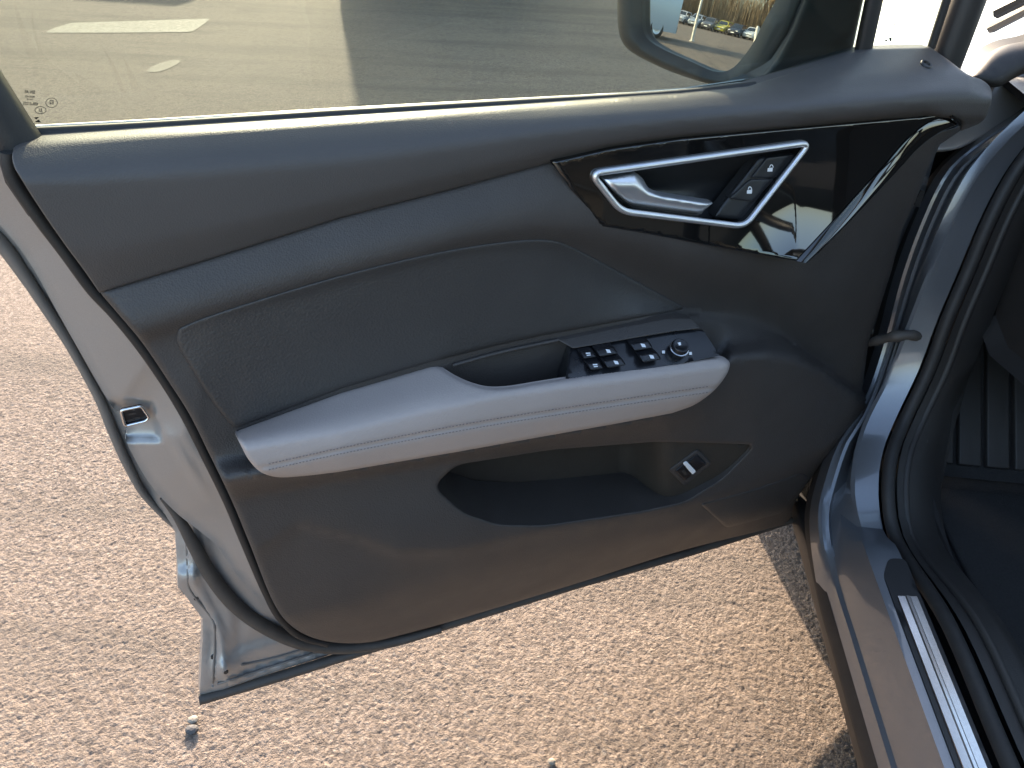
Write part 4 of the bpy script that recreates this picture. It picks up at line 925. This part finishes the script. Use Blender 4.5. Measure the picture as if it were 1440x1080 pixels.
def parked_car(name, loc, heading, colour, label, L=4.3, Wd=1.8, H=1.48, group='parked cars behind'):
    """hatchback: x forward, parts in the car's own frame"""
    c = empty(name, loc, math.pi / 2 - heading); tag(c, label, 'car', group)
    pm = paint('paint ' + label[:14], colour); hw = Wd / 2; hl = L / 2
    def sec(x, zb, zt, w): return [(x, -w * .90, zb), (x, -w, zb + .18), (x, -w, zb + (zt - zb) * .62), (x, -w * .94, zt), (x, -w * .5, zt + .03), (x, w * .5, zt + .03), (x, w * .94, zt), (x, w, zb + (zt - zb) * .62), (x, w, zb + .18), (x, w * .90, zb)]
    section_loft('body', [sec(-hl, .42, .70, hw * .80), sec(-hl + .08, .26, .92, hw * .95), sec(-hl + .5, .22, .95, hw), sec(0, .22, .93, hw), sec(hl - 1.2, .22, .92, hw), sec(hl - .4, .24, .78, hw * .97), sec(hl - .08, .28, .66, hw * .88), sec(hl, .40, .56, hw * .74)], pm, c)
    zb, zr = .93, H
    def cab(x, z, w): return [(x, -w, z), (x, w, z)]
    prof = [(-hl + .10, zb), (-hl + .42, zr - .10), (-hl + .75, zr - .02), (-.1, zr), (.42, zr - .06), (hl - 1.12, zb)]
    base = hw * .93; top = hw * .70
    v = []
    for x, z in prof:
        t = (z - zb) / (zr - zb); w = base + (top - base) * t; v += [(x, -w, z), (x, w, z)]
    f = [(2 * i, 2 * i + 2, 2 * i + 3, 2 * i + 1)[::-1] for i in range(5)] + [(0, 2, 4, 6, 8, 10), (11, 9, 7, 5, 3, 1)]
    child('roof', v, f, pm, c)
    def quad(nm, pts, m): child(nm, pts, [tuple(range(len(pts)))], m, c)
    e = .006
    def P(x, z, side):
        t = (z - zb) / (zr - zb); return (x, side * (base + (top - base) * t + e), z)
    for s in (-1, 1):
        a = [P(-hl + .55, zb + .05, s), P(-.05, zb + .05, s), P(-.05, zr - .12, s), P(-hl + .75, zr - .14, s)]; b = [P(.02, zb + .05, s), P(hl - 1.3, zb + .05, s), P(.38, zr - .14, s), P(.02, zr - .12, s)]
        quad('side_window', a if s < 0 else a[::-1], 'dark_glass'); quad('side_window', b if s < 0 else b[::-1], 'dark_glass')
        mb = MB(); mb.box((hl - .34, s * hw * .62 - .16, .56), (hl - .03, s * hw * .62 + .16, .70)); o = mb.build('headlight', 'lamp_glass'); o.parent = c
        mb = MB(); mb.box((-hl + .0, s * hw * .72 - .12, .68), (-hl + .14, s * hw * .72 + .12, .86)); o = mb.build('tail_light', 'tail_red'); o.parent = c
        mb = MB(); mb.box((hl - 1.35, s * (hw + .10) - .09, .92), (hl - 1.22, s * (hw + .10) + .09, 1.06)); o = mb.build('wing_mirror', pm); o.parent = c
        ring_wheel(c, hl - .82, s * (hw - .10), .32, s); ring_wheel(c, -hl + .72, s * (hw - .10), .32, s)
    def cross(i, j, off, sc, nm):
        (x0, z0), (x1, z1) = prof[i], prof[j]; n_ = np.array([z1 - z0, 0, -(x1 - x0)]); n_ = n_ / np.linalg.norm(n_) * off
        pts = []
        for t, s in ((.1, -1), (.1, 1), (.9, 1), (.9, -1)):
            x, z = x0 + (x1 - x0) * t, z0 + (z1 - z0) * t; tt = (z - zb) / (zr - zb); w = (base + (top - base) * tt) * sc
            pts.append((x + n_[0], s * w, z + n_[2]))
        quad(nm, pts, 'dark_glass')
    cross(4, 5, -.006, .88, 'windscreen'); cross(0, 1, -.006, .85, 'rear_window')
    mb = MB(); mb.box((hl - .03, -.26, .38), (hl + .012, .26, .49)); o = mb.build('number_plate', 'number_plate'); o.parent = c
    mb = MB(); mb.box((hl - .06, -.45, .52), (hl + .006, .45, .60)); o = mb.build('grille', 'black'); o.parent = c
    return c
def van(name, loc, heading, colour, label, L=5.2, Wd=2.0, H=2.3, group=None):
    c = empty(name, loc, math.pi / 2 - heading); tag(c, label, 'van', group); pm = paint('paint ' + label[:14], colour); hl, hw = L / 2, Wd / 2
    def sec(x, zt, w): return [(x, -w, .30), (x, -w * 1.02, .75), (x, -w * .98, zt - .5), (x, -w * .90, zt - .06), (x, -w * .75, zt), (x, w * .75, zt), (x, w * .90, zt - .06), (x, w * .98, zt - .5), (x, w * 1.02, .75), (x, w, .30)]
    section_loft('body', [sec(-hl, H - .06, hw * .96), sec(-hl + .08, H, hw), sec(hl - 1.9, H, hw), sec(hl - 1.45, H - .06, hw * .99), sec(hl - .75, 1.32, hw * .98), sec(hl - .12, 1.02, hw * .92), sec(hl, .80, hw * .80)], pm, c)
    for s in (-1, 1):
        q = [(hl - 1.75, s * hw * 1.012, 1.22), (hl - .95, s * hw * 1.012, 1.22), (hl - 1.35, s * hw * 1.0, H - .5), (hl - 1.75, s * hw * 1.0, H - .5)]
        child('side_window', q, [(0, 1, 2, 3) if s < 0 else (3, 2, 1, 0)], 'dark_glass', c)
        mb = MB(); mb.box((hl - .30, s * hw * .7 - .15, .72), (hl - .02, s * hw * .7 + .15, .95)); o = mb.build('headlight', 'lamp_glass'); o.parent = c
        mb = MB(); mb.box((-hl - .02, s * hw * .88 - .07, .75), (-hl + .1, s * hw * .88 + .07, 1.25)); o = mb.build('tail_light', 'tail_red'); o.parent = c
        ring_wheel(c, hl - .95, s * (hw - .1), .35, s); ring_wheel(c, -hl + 1.0, s * (hw - .1), .35, s)
        q = [(-hl - .010, s * .06, 1.3), (-hl - .010, s * hw * .82, 1.3), (-hl - .010, s * hw * .76, H - .4), (-hl - .010, s * .06, H - .4)]
        child('rear_window', q, [(0, 1, 2, 3) if s < 0 else (3, 2, 1, 0)], 'dark_glass', c)
    d = .03; q = [(hl - 1.42 + d, -hw * .85, H - .12), (hl - .78 + d, -hw * .88, 1.36), (hl - .78 + d, hw * .88, 1.36), (hl - 1.42 + d, hw * .85, H - .12)]
    child('windscreen', q, [(0, 1, 2, 3)], 'dark_glass', c)
    mb = MB(); mb.box((-hl - .03, -hw * .95, .36), (-hl + .05, hw * .95, .55)); o = mb.build('bumper', 'black'); o.parent = c
    return c
def gnd(p): return (float(p[0]), float(p[1]), -.012)
# added ahead, unseen above the frame, to cast the shadows seen through the window
HEAD = rad(4)
van('shadow_van', gnd(K(-1.52, 8.3 + 2.6, 0)), HEAD, (.55, .56, .58), 'light grey panel van parked ahead of the car, rear towards it', H=2.32)
parked_car('parked_car', gnd(K(-4.95, 11.45, 0)), HEAD, (.03, .045, .10), 'dark blue hatchback parked ahead to the left of the van', group='cars added ahead for their shadow')
# behind, in the side mirror
def pol(h, d): return (d * math.sin(rad(h + 30)), d * math.cos(rad(h + 30)), -.012)      # compass point as the mirror sees it
row = [(214.5, 41, (.72, .72, .70), 'white hatchback at the right end of the parked row in the mirror'), (217.6, 41.5, (.70, .71, .70), 'white hatchback second from the right end of the parked row in the mirror'), (220.7, 41, (.03, .035, .05), 'black hatchback in the parked row in the mirror'),
       (223.6, 42, (.55, .48, .05), 'yellow hatchback in the parked row in the mirror'), (226.4, 41.5, (.10, .10, .11), 'dark grey hatchback in the parked row in the mirror'), (229.2, 42, (.35, .40, .46), 'silver blue hatchback in the parked row in the mirror'), (232.4, 42.5, (.62, .63, .64), 'pale grey hatchback at the left end of the parked row in the mirror')]
for h, d, c_, lab in row: parked_car('parked_car', pol(h, d), rad(h + 30 + 180 - 22), c_, lab, group='parked row in the mirror')
van('delivery_van', pol(247.2, 14), rad(277 + 90), (.50, .58, .66), 'pale blue delivery van near the pole in the mirror', L=5.0, H=2.4)
M['post_paint'] = mat('post paint', (.62, .60, .55), .5, col2=(.5, .47, .42), vscale=20)
def lathe_z(name, loc, prof, m, n=14):
    v = []; f = []
    for r, h in prof:
        for k in range(n): t = 2 * math.pi * k / n; v.append((r * math.cos(t), r * math.sin(t), h))
    for i in range(len(prof) - 1):
        for k in range(n): f.append((i * n + k, i * n + (k + 1) % n, (i + 1) * n + (k + 1) % n, (i + 1) * n + k))
    f.append(tuple((len(prof) - 1) * n + k for k in range(n)))
    o = mk(name, v, f, m, None, True, 40); o.location = loc; return o
o = lathe_z('lamp_post', pol(231.8, 16), [(.16, 0), (.16, .03), (.09, .05), (.085, 1.0), (.07, 1.05), (.05, 5.6), (.02, 5.7)], 'post_paint'); tag(o, 'tall pale lamp post beside the blue van in the mirror', 'lamp post')
mb = MB(); mb.box((-.12, -.1, 5.62), (.75, .1, 5.74), 0, .03, .03); q = mb.build('lamp_head', 'satin'); q.parent = o
o = lathe_z('bollard', pol(218.6, 17.5), [(.09, 0), (.09, 1.25), (.075, 1.32), (.02, 1.35)], 'post_paint'); tag(o, 'short white bollard in front of the parked row in the mirror', 'bollard')
o = lathe_z('bollard', pol(230.0, 33), [(.09, 0), (.09, 1.25), (.075, 1.32), (.02, 1.35)], 'post_paint'); tag(o, 'distant white bollard behind the lamp post in the mirror', 'bollard')
for h0, h1, d in ((212, 240, 22.), (211, 241, 30.)):
    A_, B_ = np.array(pol(h0, d)), np.array(pol(h1, d * 1.05)); t = (B_ - A_); t /= np.linalg.norm(t); s = np.array([-t[1], t[0], 0]) * .08
    o = mk('bay_line', [A_ - s + UPZ * .006, A_ + s + UPZ * .006, B_ + s + UPZ * .006, B_ - s + UPZ * .006], [(0, 1, 2, 3)], 'road_paint', None, False)
    tag(o, ('nearer' if d < 25 else 'farther') + ' worn white line across the car park in the mirror', 'road marking', 'lines in the mirror')
# bare wood behind the parked row
M['bark'] = mat('bark', (.19, .135, .085), .9, col2=(.12, .09, .06), vscale=6)
M['twig'] = mat('dry twigs', (.30, .215, .12), .9, col2=(.20, .14, .08), vscale=3)
def tree_mesh(seed, h):
    r = random.Random(seed); T = MB(); C_ = MB()
    def seg(B, a, b, ra, rb, n):
        d = (b - a).normalized(); u = d.orthogonal().normalized(); w = d.cross(u)
        v = [a + (u * math.cos(2 * math.pi * k / n) + w * math.sin(2 * math.pi * k / n)) * ra for k in range(n)] + [b + (u * math.cos(2 * math.pi * k / n) + w * math.sin(2 * math.pi * k / n)) * rb for k in range(n)]
        B.add(v, [(k, (k + 1) % n, n + (k + 1) % n, n + k) for k in range(n)])
    def grow(p, d, L, rad_, lev):
        q = p + d * L; seg(T if lev < 2 else C_, p, q, rad_, rad_ * .68, 6 if lev < 2 else 3)
        if lev >= 5: return
        for _ in range(3 if lev else 4):
            nd_ = (d + Vector((r.uniform(-1, 1), r.uniform(-1, 1), r.uniform(-.35, .8))) * .75).normalized()
            grow(q - d * L * r.uniform(0, .5), nd_, L * r.uniform(.62, .85), rad_ * .55, lev + 1)
    grow(Vector((0, 0, -.05)), Vector((0, 0, 1)), h * .28, h * .022, 0)
    def mesh(B, nm, m):
        me = bpy.data.meshes.new(nm); me.from_pydata([tuple(p) for p in B.v], [], B.f); me.materials.append(M[m]); me.update(); return me
    return mesh(T, 'trunk', 'bark'), mesh(C_, 'crown', 'twig')
TM = [tree_mesh(s, 9.5 + s) for s in range(3)]
rt = random.Random(11)
for i in range(22):
    h = 208 + i * 1.65; t = empty('bare_tree', pol(h, 50 + rt.uniform(0, 10)), rt.uniform(0, 6.3)); t.scale = (rt.uniform(.85, 1.15),) * 3
    tag(t, 'bare brown tree in the wood behind the parked row in the mirror', 'tree', 'bare trees in the mirror')
    for me in TM[i % 3]:
        o = bpy.data.objects.new(me.name.split('.')[0], me); COL.objects.link(o); o.parent = t
# brush at the foot of the wood
mb = MB(); rb = random.Random(2)
for _ in range(9500):
    h = rb.uniform(205, 245); d = rb.uniform(47, 62); p = Vector(pol(h, d)); L = rb.uniform(1.0, 6.5); q = p + Vector((rb.uniform(-.5, .5), rb.uniform(-.5, .5), L)); s = Vector((rb.uniform(-1, 1), rb.uniform(-1, 1), 0)).normalized() * rb.uniform(.02, .06)
    mb.add([p - s, p + s, q + s * .3, q - s * .3], [(0, 1, 2, 3)])
o = mb.build('undergrowth', 'twig'); tag(o, 'dry brown undergrowth at the foot of the wood in the mirror', 'undergrowth', kind='stuff')
